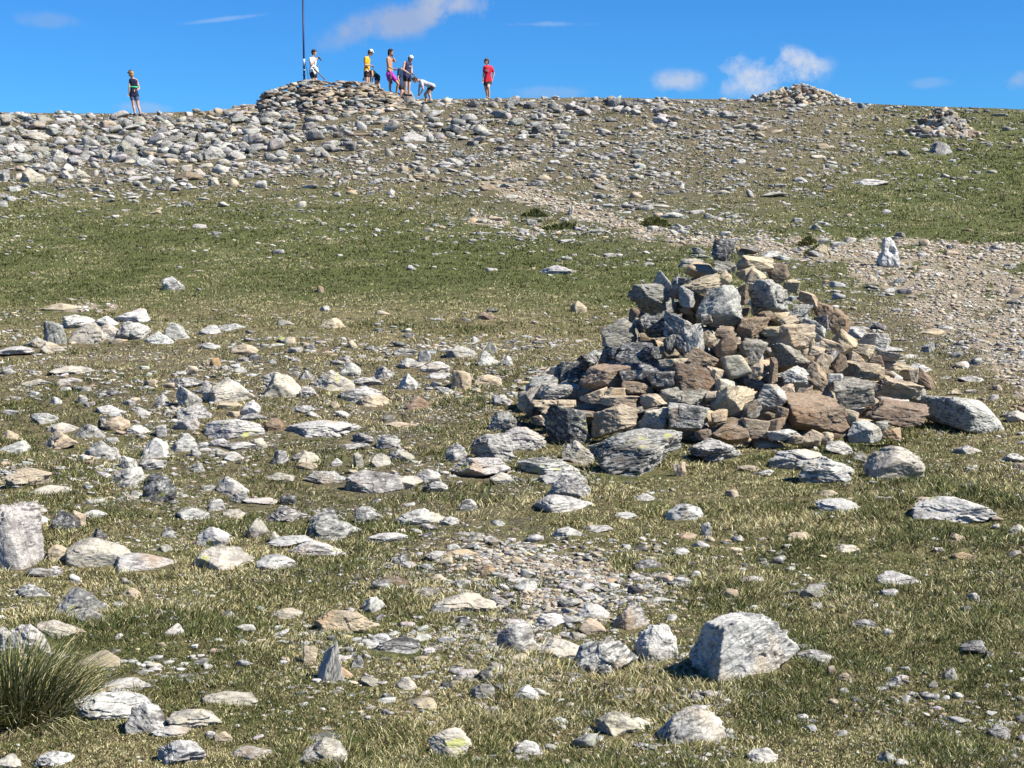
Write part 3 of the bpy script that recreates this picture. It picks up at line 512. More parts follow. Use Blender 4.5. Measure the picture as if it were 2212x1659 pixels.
def cast(n, seed):
    rg = np.random.default_rng(seed); u = rg.uniform(-150, 1174, n); v = rg.uniform(96, 845, n)
    x, y, z = ground_at(u, v); ok = (y < 62.5) & (v > np.interp(u, CU, CR) - 1)
    return u[ok], v[ok], x[ok], y[ok], z[ok], rg
PROTO = {s: [rock(s, 300 + 20 * s + k, 1, 1, 1, tilt=R(random.uniform(-25, 25)), low=(5 if k % 3 else 0))[0] for k in range(60)] for s in (1, 2, 3)}
BOXY = {s: [rock(s, 900 + 20 * s + k, 1, 1, 1, tilt=R(random.uniform(-30, 30)))[0] for k in range(60)] for s in (1, 2, 3)}
class Pile:
    def __init__(s): s.v, s.f, s.c, s.r, s.n = [], [], [], [], 0
    def add(s, sub, X, Y, Z, W, D, H, colr, rg, lean=None, lich=.015, box=False):
        """stones with their base centres at X,Y,Z"""
        n = len(X)
        if n == 0: return
        f0 = ICO[sub][1]; P = np.array((BOXY if box else PROTO)[sub]); pid = rg.integers(0, len(P), n); v = P[pid] * np.array([1, 1, 1])
        v = v * np.stack([W, D, H], -1)[:, None, :]
        a = rg.uniform(-.5, .5, n) + np.where(rg.random(n) < .5, 0, math.pi)
        ca, sa = np.cos(a)[:, None], np.sin(a)[:, None]; vx = v[..., 0] * ca - v[..., 1] * sa; vy = v[..., 0] * sa + v[..., 1] * ca; vz = v[..., 2].copy()
        if lean is not None:
            cl, sl = np.cos(lean)[:, None], np.sin(lean)[:, None]; vx, vz = vx * cl + vz * sl, -vx * sl + vz * cl
        vv = np.stack([vx + X[:, None], vy + Y[:, None], vz + (Z + H / 2)[:, None]], -1)
        rc = v + rg.uniform(-30, 30, (n, 1, 3))
        al = np.where(rg.random(n) < lich, .6, 0.)
        s.c.append(np.repeat(np.concatenate([colr, al[:, None]], -1)[:, None, :], v.shape[1], 1).reshape(-1, 4))
        s.f.append((f0[None] + (np.arange(n) * v.shape[1])[:, None, None]).reshape(-1, 3) + s.n); s.v.append(vv.reshape(-1, 3)); s.r.append(rc.reshape(-1, 3)); s.n += n * v.shape[1]
    def build(s, name, parent=None):
        return mesh_obj(name, np.concatenate(s.v), np.concatenate(s.f).ravel(), 3, ROCK, np.concatenate(s.c), np.concatenate(s.r), parent)
def colours(n, rg, wts):
    ks = list(wts); pr = np.array([wts[k] for k in ks], float); pr /= pr.sum(); pick = rg.choice(len(ks), n, p=pr)
    c = np.array([PAL[k] for k in ks])[pick] * (1 + rg.normal(0, .12, (n, 1))) * (1 + rg.normal(0, .03, (n, 3))); return np.clip(c, .04, .85)
scat = Pile()
rg = np.random.default_rng(5)
for r in RESTG:
    cl = tint(r['ty'][0], rg)[None]
    scat.add(3, *[np.array([q]) for q in (r['x'], r['y'], r['z'] - r['emb'] * r['H'], r['W'], r['D'], r['H'])], cl, rg)
def scatter(n, seed, wlo, whi, al, dens, wts, hr=(.3, .7), emb=.38, box=False):
    u, v, x, y, z, rg = cast(n, seed)
    keep = (rg.random(len(u)) < dens(u, v, x, y)) & ((u < 0) | (u > 1023) | (v > 767) | free(u, v)); u, v, x, y, z = [q[keep] for q in (u, v, x, y, z)]
    m = len(u); w_ = np.minimum(wlo * (1 - rg.random(m)) ** (-1 / al), whi * rg.uniform(.7, 1, m))
    far = sm(10, 3.9, y) ; w_ = w_ * (1 + .5 * far)
    w_ = np.where(v < np.interp(u, CU, CR) + 3, np.minimum(w_, 8), w_); W = w_ * y / F; D = W * rg.uniform(.55, .95, m); H = W * rg.uniform(hr[0], hr[1], m); lean = rg.normal(0, .16, m)
    cl = colours(m, rg, wts) * np.where(v < 190, .90, 1.)[:, None]
    for s, lo, hi in ((1, 0, 3.4), (2, 3.4, 8), (3, 8, 999)):
        k = (w_ >= lo) & (w_ < hi); scat.add(s, x[k], y[k], (z - emb * H)[k], W[k], D[k], H[k], cl[k], rg, lean[k], box=box)
    for q in range(m):
        if w_[q] > 7: occupy(u[q], v[q], w_[q] * .4, max(.8, w_[q] * .1))
    return m
def clump(x, y, s=0): return np.clip(.42 + 1.2 * fbm2(x * .8, y * .8, 3, 30 + s), 0.02, 1.6) * np.clip(.75 + .9 * fbm2(x * 3.1, y * 3.1, 2, 35), .1, 1.5)
def dens_s(k):
    def f(u, v, x, y): b_ = np.maximum(bil(u, v, GS) / 10 - .025, 0); return k * (2.0 * b_ ** 1.45 + 1.2 * sm(.75, .9, b_)) * clump(x, y)
    return f
scatter(30000, 20, 9, 20, 2.4, lambda u, v, x, y: .55 * sm(.72, .9, bil(u, v, GS) / 10) * (v < 185), dict(p=6, g=4, t=.6, s=1.4), emb=.15, box=True, hr=(.35, .75))
scatter(120000, 27, 2.6, 8, 1.5, lambda u, v, x, y: .60 * np.clip(bil(u, v, GS) / 10 - .25, 0, 1) * (v < 190), dict(p=6, g=3, t=1.2, s=1.2), emb=.15, box=True, hr=(.22, .6))
m1 = scatter(60000, 21, 6.0, 17, 2.1, dens_s(.36), dict(p=6, g=2.5, t=1.1, s=.8), hr=(.22, .6), box=True, emb=.34)
m2 = scatter(190000, 22, 2.8, 9, 1.6, dens_s(.70), dict(p=6, g=3, t=1.2, s=1.4, b=.3), hr=(.2, .5), emb=.42)
m3 = scatter(260000, 23, 1.5, 5.0, 1.5, lambda u, v, x, y: 1.0 * np.clip(bil(u, v, GS) / 4.5 - .2, 0, 1) * clump(x, y, 3), dict(p=5, t=1.5, g=3, b=.6, s=1.5), hr=(.25, .5), emb=.4)
o = scat.build('scattered_stones'); tag(o, 'countless small pale stones strewn through the turf over the whole hillside', 'stones', kind='stuff')
print('scattered', m1, m2, m3)
scat = Pile()
m4 = scatter(300000, 24, 2.0, 7.5, 2.1, lambda u, v, x, y: .9 * gravel(u, v) ** 1.3, dict(t=2, c=6, b=.7, g=.5, w=1), hr=(.3, .6), emb=.2)
o = scat.build('path_gravel'); tag(o, 'cream and tan broken gravel covering the worn footpath up the hill', 'gravel', kind='stuff'); print('gravel', m4)

# fill of the near cairn: the hidden inner stones
fill = Pile(); rg = np.random.default_rng(77)
n = 900; a = rg.uniform(0, 2 * math.pi, n); rr = np.sqrt(rg.random(n)) * 1.5; fx = CX + rr * np.cos(a); fy = CY + rr * np.sin(a) * .86
hh = cairn_s(fx, fy) - T(fx, fy); front = fy < CY + .1
k = hh > .02; lvl = np.where(front, rg.uniform(.1, .6, n), rg.uniform(.2, .95, n))
W = rg.uniform(.14, .30, n); H = W * rg.uniform(.45, .8, n)
Z = T(fx, fy) + np.maximum(hh * lvl - H * np.where(front, 1.0, .6), -.04)
push = np.where(front, .22, 0.); fy = fy + push
fill.add(3, fx[k], fy[k], Z[k], W[k], (W * .8)[k], H[k], colours(int(k.sum()), rg, dict(t=3, g=3, b=2, s=1, p=2)), rg, rg.normal(0, .3, int(k.sum())), box=True)
o = fill.build('cairn_fill'); tag(o, 'smaller stones packed between and behind the large ones of the near cairn', 'stones', kind='stuff')

# far cairns
def far_pile(name, S, xs, ys, n, wr, wts, seed, label, flat=(.35, .65), lvl=(.0, 1.)):
    rg = np.random.default_rng(seed); P = Pile(); x = rg.uniform(*xs, n); y = rg.uniform(*ys, n)
    h = S(x, y) - T(x, y); k = h > .03; x, y, h = x[k], y[k], h[k]; m = len(x)
    W = rg.uniform(wr[0], wr[1], m) * (1 + .5 * (rg.random(m) < .15)); H = W * rg.uniform(*flat, m)
    Z = T(x, y) + h * np.minimum(1, rg.uniform(lvl[0], lvl[1], m) * 1.6) - H * .8; Z = np.maximum(Z, T(x, y) - .05)
    P.add(3, x, y, Z, W, W * rg.uniform(.6, .9, m), H, colours(m, rg, wts), rg, rg.normal(0, .15, m), lich=.02, box=True)
    k = np.where(h > .25)[0][:m // 6]; kw = np.minimum(h[k] * .9, 1.0); P.add(3, x[k], y[k], T(x[k], y[k]) - .1, np.minimum(kw, .8), kw * .7, h[k] * .85, colours(len(k), rg, wts), rg, box=True)
    o = P.build(name); return tag(o, label, 'cairn', kind='stuff')
SHX = (900 + np.array([-330, -200, 0, 130, 145, 190, 245, 290, 400, 520, 660, 740, 850, 900, 960, 1080, 1200, 1400, 1560, 1650, 1780, 1900, 2000]) / 3.687) / 3.5625
SHH = np.array([0, 6, 20, 21, 38, 46, 68, 74, 80, 84, 96, 100, 100, 90, 90, 83, 89, 84, 79, 66, 48, 34, 0]) / 3.5625 * 58 / F
def summit_s(x, y):
    u = 512 + F * x / y; h = np.interp(u, SHX, SHH)
    return T(x, y) + h * np.interp(y, [55.9, 56.4, 57.0, 57.9, 58.6, 59.0, 61, 62], [0, .30, .64, 1, 1, .38, .25, 0])
far_pile('summit_cairn', summit_s, (-13.5, -4.2), (55.8, 61.5), 3000, (.15, .44), dict(t=3.5, g=4, b=3.2, p=1.2, s=.8), 41, 'long low wall-like cairn of stacked tan stones at the foot of the mast', flat=(.22, .5))
def cone(cx, cy, rx, ry, H, pw=1.):
    def S(x, y):
        r = np.hypot((x - cx) / rx, (y - cy) / ry); return T(x, y) + H * np.clip(1 - r, 0, 1) ** pw * np.where(r < 1, 1, 0)
    return S
xr, yr, _ = hit(942, 134, None, 30, 60); S2 = cone(xr, yr, 1.25, 1.05, 1.08, .9)
far_pile('cairn', S2, (xr - 1.4, xr + 1.4), (yr - 1.3, yr + 1.3), 650, (.13, .32), dict(t=2.5, p=1.2, b=2.2, g=3, s=.8), 42, 'small cone-shaped cairn on the grassy slope at the right, above the pyramid stone', flat=(.45, .8))
yr3 = 60.5; xr3 = (797 - 512) / F * yr3; S3 = cone(xr3, yr3, 2.0, 1.7, .78, .6)
far_pile('cairn', S3, (xr3 - 2.2, xr3 + 2.2), (yr3 - 1.8, yr3 + 1.8), 520, (.16, .36), dict(t=4, p=3, b=1.2, g=1.4), 43, 'low broad heap of pale stones on the skyline right of the red-shirted walker', flat=(.45, .8))
SUMMIT = dict(x=xr, y=yr)

# the white upright stone beside the path
x, y, z = hit(1690 / 1.08 / 3.5625 + 1600 / 3.5625, (700 + 268 / 1.08) / 3.5625, None, 6, 60)
H = 108 / 1.08 / 3.5625 * y / F * 1.12; W = 92 / 1.08 / 3.5625 * y / F
root = bpy.data.objects.new('standing_stone', None); C.objects.link(root); root.location = (x, y, z - .05)
tag(root, 'white upright tapering stone with dark hollows, standing alone beside the gravel path', 'standing stone')
u, f = ICO[6]; rg = np.random.default_rng(9); t = (u[:, 2] + 1) / 2
v = u * (((np.abs(u) ** 5).sum(1)) ** (-1 / 5))[:, None]; t = (v[:, 2] + 1) / 2
wd = np.interp(t, [0, .25, .6, .85, 1], [1, .92, .62, .44, .34]); lean = np.interp(t, [0, .6, 1], [0, .02, -.12])
v = np.stack([v[:, 0] * wd + lean, v[:, 1] * wd, v[:, 2]], -1); v *= (1 + fbm(v * 1.6, 3, 31) * .10 - np.abs(fbm(v * 3.4 + 4, 3, 33)) * .09)[:, None]
for hx, hz, hr_, dp in ((.0, .12, .20, .30), (.24, .06, .16, .34), (-.3, -.45, .16, .12), (.12, -.55, .22, .10)):
    q = np.hypot((v[:, 0] - hx) / hr_, (v[:, 2] - hz) / (hr_ * 1.5)); v[:, 1] += dp * np.exp(-q ** 2 * 1.6) * (v[:, 1] < 0)
v = v * np.array([W / 2, W * .42, H / 2]) + np.array([0, 0, H / 2])
mesh_obj('stone_shaft', v, f.ravel(), 3, ROCK, np.tile([.56, .55, .52, 0], (len(v), 1)), v * 1.0 + 3, root)
bm_ = rock(5, 4242, W * 1.0, W * .5, .1, low=4); mesh_obj('base_slab', bm_[0] + np.array([W * .45, .02, .04]), bm_[2].ravel(), 3, ROCK, np.tile([.30, .28, .24, 0], (len(bm_[0]), 1)), bm_[1], root)
uu, vv, dd = project(x, y, z); occupy(uu, vv, 16, 4)
# ------------------------------------------------------------- grass
class Blades:
    def __init__(s): s.v, s.f, s.c, s.n = [], [], [], 0
    def add(s, X, Y, Z, L_, Wd, head, lean, colr, rg, bend=.5):
        n = len(X)
        dx, dy = np.cos(head), np.sin(head)             # direction the blade leans to
        fa = rg.uniform(0, math.pi, n); px, py = np.cos(fa) * Wd / 2, np.sin(fa) * Wd / 2 * .6
        s1, s2 = np.sin(lean), np.cos(lean); l2 = np.minimum(lean + bend * rg.uniform(.4, 1.2, n), 1.75); t1, t2 = np.sin(l2), np.cos(l2)
        m = np.stack([X + dx * s1 * L_ * .55, Y + dy * s1 * L_ * .55, Z + s2 * L_ * .55], -1)
        t = m + np.stack([dx * t1 * L_ * .45, dy * t1 * L_ * .45, t2 * L_ * .45], -1)
        b = np.stack([X, Y, Z - .006], -1); p = np.stack([px, py, np.zeros(n)], -1)
        v = np.stack([b - p, b + p, m + p * .8, m - p * .8, t], 1)
        f = np.array([[0, 1, 2], [0, 2, 3], [3, 2, 4]]); s.f.append((f[None] + (np.arange(n) * 5)[:, None, None]).reshape(-1, 3) + s.n)
        s.v.append(v.reshape(-1, 3)); s.c.append(np.repeat(np.concatenate([colr, np.ones((n, 1))], -1)[:, None], 5, 1).reshape(-1, 4)); s.n += 5 * n
    def build(s, name, parent=None):
        return mesh_obj(name, np.concatenate(s.v), np.concatenate(s.f).ravel(), 3, BLADE, np.concatenate(s.c), parent=parent)
GRN = np.array([(.050, .066, .017), (.082, .100, .026), (.13, .14, .045), (.026, .036, .010)]); STR = np.array([(.42, .37, .195), (.29, .245, .115), (.54, .50, .31), (.12, .085, .04)])
def turf(n, seed, per, bl):
    u, v, x, y, z, rg = cast(n, seed)
    s_, g_ = bil(u, v, GS) / 10, np.interp(v, GV, GG); right = sm(800, 980, u) * (1 - sm(225, 250, v)); g_ = g_ + (.8 - g_) * right
    gr_ = gravel(u, v)
    keep = (rg.random(len(u)) > gr_ * 1.05) & (rg.random(len(u)) > np.clip(s_ * 1.9 - .5 + fbm2(x * 2.6, y * 2.6, 2, 97) * .5, 0, .72)) & ((u < 0) | (u > 1023) | (v > 767) | free(u, v)) & (rg.random(len(u)) > np.clip(-.45 - fbm2(x * 1.7, y * 1.7, 2, 66), 0, .5) * 1.5)
    u, v, x, y, z, g_ = [q[keep] for q in (u, v, x, y, z, g_)]; m = len(u)
    dry = fbm2(x * .8, y * .8, 3, 50) * 1.1 + fbm2(x * 3.5, y * 3.5, 2, 51) * .8
    ps = np.clip(1 - g_ + dry * .6 + .06, .06, .93); size = np.clip(1 + fbm2(x * 2.2, y * 2.2, 2, 60) * .9, .4, 1.9)
    isd = rg.random(m) < ps
    k = np.repeat(np.arange(m), per); n2 = len(k); sc = y[k]
    rad = np.maximum(.028 * size[k], 3.6 * sc / F); a = rg.uniform(0, 2 * math.pi, n2); r_ = rad * np.sqrt(rg.random(n2))
    X = x[k] + r_ * np.cos(a); Y = y[k] + r_ * np.sin(a); Z = z[k] + (T0(X, Y) - T0(x[k], y[k]))
    L_ = np.maximum(rg.uniform(.014, .040, n2) * size[k], 2.6 * sc / F); Wd = np.maximum(rg.uniform(.0018, .0032, n2), .80 * sc / F)
    sd = np.where(rg.random(n2) < .82, isd[k], ~isd[k])
    tone = rg.normal(1, .12, m)[k][:, None] * rg.normal(1, .15, n2)[:, None]
    cl = np.where(sd[:, None], STR[rg.choice(4, n2, p=[.32, .32, .16, .20])], GRN[rg.integers(0, 4, n2)]) * np.clip(tone, .5, 1.5)
    mean = (STR.mean(0) * ps[k][:, None] + GRN.mean(0) * (1 - ps[k])[:, None]) * tone; fr = (sm(9, 22, sc) * .62)[:, None]; cl = cl * (1 - fr) + mean * fr * 1.05
    bl.add(X, Y, Z, L_, Wd, a + rg.normal(0, .6, n2), np.where(sd, rg.uniform(.6, 1.6, n2), rg.uniform(.2, 1.4, n2)), np.clip(cl, .01, .8), rg)
bl = Blades(); turf(190000, 91, 9, bl)
o = bl.build('turf_grass'); tag(o, 'short green and straw-coloured mountain grass between the stones', 'grass', kind='stuff')
def blades_on(bl, cx, cy, rx, ry, n, L0, L1, seed, up=0., dryp=.15, lean=(.05, .9), wd=.004, zf=None, dark=1.):
    rg = np.random.default_rng(seed); a = rg.uniform(0, 2 * math.pi, n); r_ = np.sqrt(rg.random(n)); X = cx + rx * r_ * np.cos(a); Y = cy + ry * r_ * np.sin(a)
    Z = (T(X, Y) if zf is None else zf(X, Y)) ; ln = lean[0] + (lean[1] - lean[0]) * r_ * rg.uniform(.6, 1.2, n)
    d = rg.random(n) < dryp; cl = np.where(d[:, None], STR[rg.integers(0, 3, n)], GRN[rg.integers(0, 4, n)]) * rg.normal(1, .15, n)[:, None] * dark
    bl.add(X, Y, Z, rg.uniform(L0, L1, n), np.full(n, wd), a + rg.normal(0, .5, n), ln, np.clip(cl, .01, .8), rg)
# rushes, lower left
x, y, z = hit(8, 712, None, 3, 9)
root = bpy.data.objects.new('rush_tuft', None); C.objects.link(root); root.location = (x, y, z)
tag(root, 'tall dark green tuft of rushes at the lower left corner, beside the layered white rock', 'rush tuft')
bl = Blades(); blades_on(bl, 0, 0, .20, .16, 2600, .08, .32, 5, lean=(.02, .95), wd=.0036, zf=lambda a, b_: np.zeros_like(a), dark=.9)
ob = bl.build('green_stems', root)
bl = Blades(); blades_on(bl, 0, 0,   .22, .18, 620, .08, .31, 6, lean=(.1, 1.4), wd=.0036, dryp=1, zf=lambda a, b_: np.zeros_like(a)); ob = bl.build('dead_stems', root); ob['label'] = 'bleached dead rush stems'
# hummocks of longer grass
for i, (u, v, wp, hp, lab) in enumerate([((1500 + 1110/2.212)/3.5625, (540 + 615/2.212)/3.5625, 33, 9, 'low green grass hummock with a bare top below the left end of the gravel path'),
        ((1500 + 900/2.212)/3.5625, (540 + 510/2.212)/3.5625, 21, 8, 'dark green grass hummock just above the thin white slab beside the path'),
        ((1500 + 1850/2.212)/3.5625, (540 + 588/2.212)/3.5625, 26, 10, 'dark green grass hummock under the bright white rounded boulder by the path'),
        ((2900 + 20/2.37)/3.5625, (800 + 265/2.37)/3.5625, 20, 12, 'dark green tussock in front of the tan-edged rock behind the cairn top'),
        ((2900 - 45/2.37)/3.5625, (800 + 185/2.37)/3.5625, 16, 10, 'dark tussock beside the grey rock, farther back than the other behind the cairn top')]):
    x, y, z = hit(u, v, None, 4, 60); rx = wp * y / F / 2 * 1.2; hh = hp * y / F * .6
    root = bpy.data.objects.new('grass_hummock', None); C.objects.link(root); root.location = (x, y, z); tag(root, lab, 'grass hummock', 'hummocks of longer grass')
    na_, nr_ = 28, 9; rr_, aa_ = np.meshgrid(np.linspace(0.001, 1.25, nr_), np.arange(na_) / na_ * 2 * math.pi, indexing='ij')
    def dome(a, b_): q = np.hypot(a / rx, b_ / (rx * .6)); return T(a + x, b_ + y) - z + hh * np.clip(1 - q * q, -.1, 1) * (1 + .35 * fbm2(a * 7 / rx * .3, b_ * 7 / rx * .3, 2, 70 + i))
    vx, vy = rr_ * np.cos(aa_) * rx, rr_ * np.sin(aa_) * rx * .6; vz = dome(vx, vy)
    idx = np.arange(na_ * nr_).reshape(nr_, na_); nxt = np.roll(idx, -1, 1); ff = np.stack([idx[:-1], nxt[:-1], nxt[1:], idx[1:]], -1).reshape(-1, 4)[:, ::-1]
    mesh_obj('turf_mound', np.stack([vx, vy, vz], -1).reshape(-1, 3), ff.ravel(), 4, GROUND, np.tile([.8, 0, 0, 1], (na_ * nr_, 1)), smooth=True, parent=root)
    bl = Blades(); blades_on(bl, 0, 0, rx, rx * .6, 1500, .05, .09, 80 + i, lean=(.2, 1.3), wd=max(.004, .8 * y / F), dryp=.25, zf=dome, dark=1.35); bl.build('long_grass', root)
# ------------------------------------------------------------- people and the mast
import bmesh
def hull(bm, sph):
    """convex hull of spheres (x, y, z, r) or ellipsoids (x, y, z, rx, ry, rz)"""
    t = bmesh.new()
    for s in sph:
        p, r = s[:3], (s[3:] if len(s) == 6 else (s[3],) * 3)
        m = Matrix.Translation(p) @ Matrix.Diagonal((*r, 1)); bmesh.ops.create_icosphere(t, subdivisions=2 if max(r) > .012 else 1, radius=1, matrix=m)
    h = bmesh.ops.convex_hull(t, input=t.verts); junk = list({e for e in h['geom_interior'] + h['geom_unused'] if isinstance(e, bmesh.types.BMVert)})
    bmesh.ops.delete(t, geom=junk, context='VERTS')
    me = bpy.data.meshes.new('t'); t.to_mesh(me); t.free(); bm.from_mesh(me); bpy.data.meshes.remove(me)
def fused(name, bm, m, vox, parent, label=None, smooth=2, noise=0.):
    me = bpy.data.meshes.new(name); bm.to_mesh(me); bm.free(); o = bpy.data.objects.new(name, me); C.objects.link(o)
    r = o.modifiers.new('r', 'REMESH'); r.mode = 'VOXEL'; r.voxel_size = vox
    s = o.modifiers.new('s', 'SMOOTH'); s.iterations = smooth; s.factor = .5
    dg = bpy.context.evaluated_depsgraph_get(); me2 = bpy.data.meshes.new_from_object(o.evaluated_get(dg)); o.modifiers.clear(); o.data = me2
    if noise:
        n = len(me2.vertices); co = np.zeros(n * 3); me2.vertices.foreach_get('co', co); co = co.reshape(-1, 3); no = np.zeros(n * 3); me2.vertices.foreach_get('normal', no)
        co += no.reshape(-1, 3) * (np.abs(fbm(co * 28, 2, 4)) * noise * 2)[:, None]; me2.vertices.foreach_set('co', co.ravel())
    me2.polygons.foreach_set('use_smooth', np.ones(len(me2.polygons), bool)); me2.materials.clear(); me2.materials.append(m); me2.update()
    if parent: o.parent = parent
    if label: o['label'] = label
    return o
MS = {}
def M_(name, c, **k):
    if name not in MS: MS[name] = simple(name, c, **k)
    return MS[name]
SKIN = M_('skin', (.52, .31, .21), rough=.55); SKIN2 = M_('tanned_skin', (.42, .23, .14), rough=.55)
HAIRD = M_('dark_hair', (.035, .022, .015), rough=.6, noise=.3); HAIRB = M_('light_hair', (.34, .20, .09), rough=.6, noise=.3); HAIRM = M_('brown_hair', (.11, .055, .03), rough=.6, noise=.3)
EYE_M = M_('eye', (.03, .02, .015), rough=.2); SHOE = M_('trainers', (.06, .06, .07), noise=.3)
def V(*a): return np.array(a, float)
def unit(a): return a / max(1e-9, np.linalg.norm(a))
def person(label, P, org, foot, s, y, head_dir, toe, skin=SKIN, hair=None, hairstyle='short', shirt=None, sleeves=.5, shorts=None, leg=.42, cap=None, brim=1, face_down=.0, build=1., extra=None):
    """P: joints read off the photograph as (px, py, depth); s: metres per px of that crop"""
    cx = foot[0]; rx_img = (org[0] + foot[0] / org[2]) / 3.5625; ry_img = (org[1] + foot[1] / org[2]) / 3.5625
    a_, b_ = ray(rx_img, ry_img); wx, wz = float(a_) * y, EYE + float(b_) * y
    J = {k: V((q[0] - cx) * s, q[2], (foot[1] - q[1]) * s) for k, q in P.items()}
    root = bpy.data.objects.new('person', None); C.objects.link(root); root.location = (wx, y, wz); tag(root, label, 'person')
    gz = float(max(summit_s(wx, y), T(wx, y))); print('person', round(rx_img), 'foot above surface', round(wz - gz, 2))
    hd = unit(V(head_dir[0], head_dir[1], -face_down)); up = unit(V(0, 0, 1) - hd * hd[2]); sd_ = np.cross(hd, up)
    def HP(f, l, u): return J['head'] + hd * f + sd_ * l + up * u      # a point of the head: forward, sideways, up
    b = build
    bm = bmesh.new()
    sl, sr, hl, hr = J['sl'], J['sr'], J['hl'], J['hr']; pel, chest = (hl + hr) / 2, (sl + sr) / 2; waist = pel * .55 + chest * .45
    def sp(p, r): return (*p, r)
    def mixp(a, c, t): return a * (1 - t) + c * t
    tor = [[sp(hl, .095 * b), sp(hr, .095 * b), sp(waist + (hl - hr) * .22, .085 * b), sp(waist - (hl - hr) * .22, .085 * b)],
           [sp(waist + (hl - hr) * .22, .085 * b), sp(waist - (hl - hr) * .22, .085 * b), sp(mixp(sl, chest, .35) * .86 + waist * .14, .10 * b), sp(mixp(sr, chest, .35) * .86 + waist * .14, .10 * b)],
           [sp(mixp(sl, chest, .35) * .86 + waist * .14, .10 * b), sp(mixp(sr, chest, .35) * .86 + waist * .14, .10 * b), sp(sl, .052 * b), sp(sr, .052 * b), sp(mixp(chest, J['neck'], .6), .055)]]
    for t in tor: hull(bm, t)
    hull(bm, [sp(J['neck'], .052), sp(HP(-.015, 0, -.06), .050)])
    # head: skull, jaw, nose, ears, brow and lips
    def ell(p, r): hull(bm, [(*p, r)])
    hull(bm, [sp(HP(-.018, 0, .035), .082), sp(HP(.022, 0, .035), .070), sp(HP(.030, 0, -.02), .055), sp(HP(-.02, 0, -.01), .068)])
    hull(bm, [sp(HP(.030, 0, -.02), .055), sp(HP(.056, 0, -.082), .024), sp(HP(0, .034, -.055), .026), sp(HP(0, -.034, -.055), .026)])
    hull(bm, [sp(HP(.086, 0, .022), .009), sp(HP(.104, 0, -.016), .012), sp(HP(.086, .011, -.020), .009), sp(HP(.086, -.011, -.020), .009)])
    hull(bm, [sp(HP(.074, .020, -.048), .008), sp(HP(.084, 0, -.046), .010), sp(HP(.074, -.020, -.048), .008)])
    for q in (1, -1):
        hull(bm, [sp(HP(-.010, q * .080, .014), .013), sp(HP(-.014, q * .084, -.012), .010)])
        hull(bm, [sp(HP(.080, q * .018, .034), .010), sp(HP(.072, q * .042, .034), .009)])
    for S_, E_, W_, H_ in (('sl', 'el', 'wl', 'fl'), ('sr', 'er', 'wr', 'fr')):
        sh, el, wr, hn = J[S_], J[E_], J[W_], J[H_]
        hull(bm, [sp(sh, .052 * b), sp(mixp(sh, el, .35), .047 * b), sp(el, .037 * b)]); hull(bm, [sp(el, .038 * b), sp(mixp(el, wr, .3), .038 * b), sp(wr, .025)])
        d = unit(hn - wr); sx = unit(np.cross(d, V(.3, .9, .2))); nn_ = np.cross(d, sx)
        hull(bm, [sp(wr, .024), (*(wr + d * .05 + sx * .022), .016), (*(wr + d * .05 - sx * .022), .016), sp(wr + d * .085 + sx * .026, .012), sp(wr + d * .085 - sx * .026, .012)])
        for k, (off, ln) in enumerate(((-.029, .058), (-.010, .072), (.010, .068), (.029, .052))):
            p0 = wr + d * .088 + sx * off; p1 = p0 + d * ln * .5 + nn_ * .008 + sx * off * .1; p2 = p1 + d * ln * .35 + nn_ * .028
            hull(bm, [sp(p0, .0098), sp(p1, .0092)]); hull(bm, [sp(p1, .0092), sp(p2, .008)])
        t0 = wr + d * .035 - sx * .024; t1 = t0 + d * .03 - sx * .024 + nn_ * .012; hull(bm, [sp(t0, .013), sp(t1, .0105)]); hull(bm, [sp(t1, .0105), sp(t1 + d * .03 + nn_ * .006, .009)])
    td = unit(V(toe[0], toe[1], 0))
    for H_, K_, A_ in (('hl', 'kl', 'al'), ('hr', 'kr', 'ar')):
        h, k, a = J[H_], J[K_], J[A_]
        hull(bm, [sp(h, .092 * b), sp(mixp(h, k, .4), .082 * b), sp(k, .056 * b)]); hull(bm, [sp(k, .056 * b), sp(mixp(k, a, .32) - td * .012, .056 * b), sp(mixp(k, a, .75), .036), sp(a, .036)])
        hull(bm, [sp(a, .036), sp(a - td * .03 + V(0, 0, -.05), .030), sp(a + td * .13 + V(0, 0, -.055), .026)])
    fused('body', bm, skin, .0085, root, smooth=3)
    for q in (1, -1):
        bm = bmesh.new(); hull(bm, [sp(HP(.081, q * .030, .016), .0095)]); me = bpy.data.meshes.new('eye'); bm.to_mesh(me); bm.free(); me.materials.append(EYE_M); o = bpy.data.objects.new('eye', me); C.objects.link(o); o.parent = root
    if shirt:
        bm = bmesh.new()
        for i, t in enumerate(tor):
            tt = t if i else [(q[0], q[1], q[2], q[3] + .004) for q in t]
            if i == 2: tt = t[:2] + [sp(mixp(sl, chest, .12 if sleeves else .42), .056 * b), sp(mixp(sr, chest, .12 if sleeves else .42), .056 * b), sp(mixp(chest, J['neck'], .3), .06)]
            hull(bm, [(q[0], q[1], q[2], q[3] + .013) for q in tt])
        if sleeves:
            for S_, E_ in (('sl', 'el'), ('sr', 'er')): hull(bm, [sp(J[S_], .068 * b), sp(mixp(J[S_], J[E_], sleeves), .062 * b)])
        if sleeves: hull(bm, [sp(hl, .112 * b), sp(hr, .112 * b), sp(pel + (unit(hl - hr) * .06) + unit(pel - waist) * .03, .10), sp(pel + unit(pel - waist) * .03, .11)])
        fused('shirt' if sleeves else 'vest', bm, shirt, .012, root)
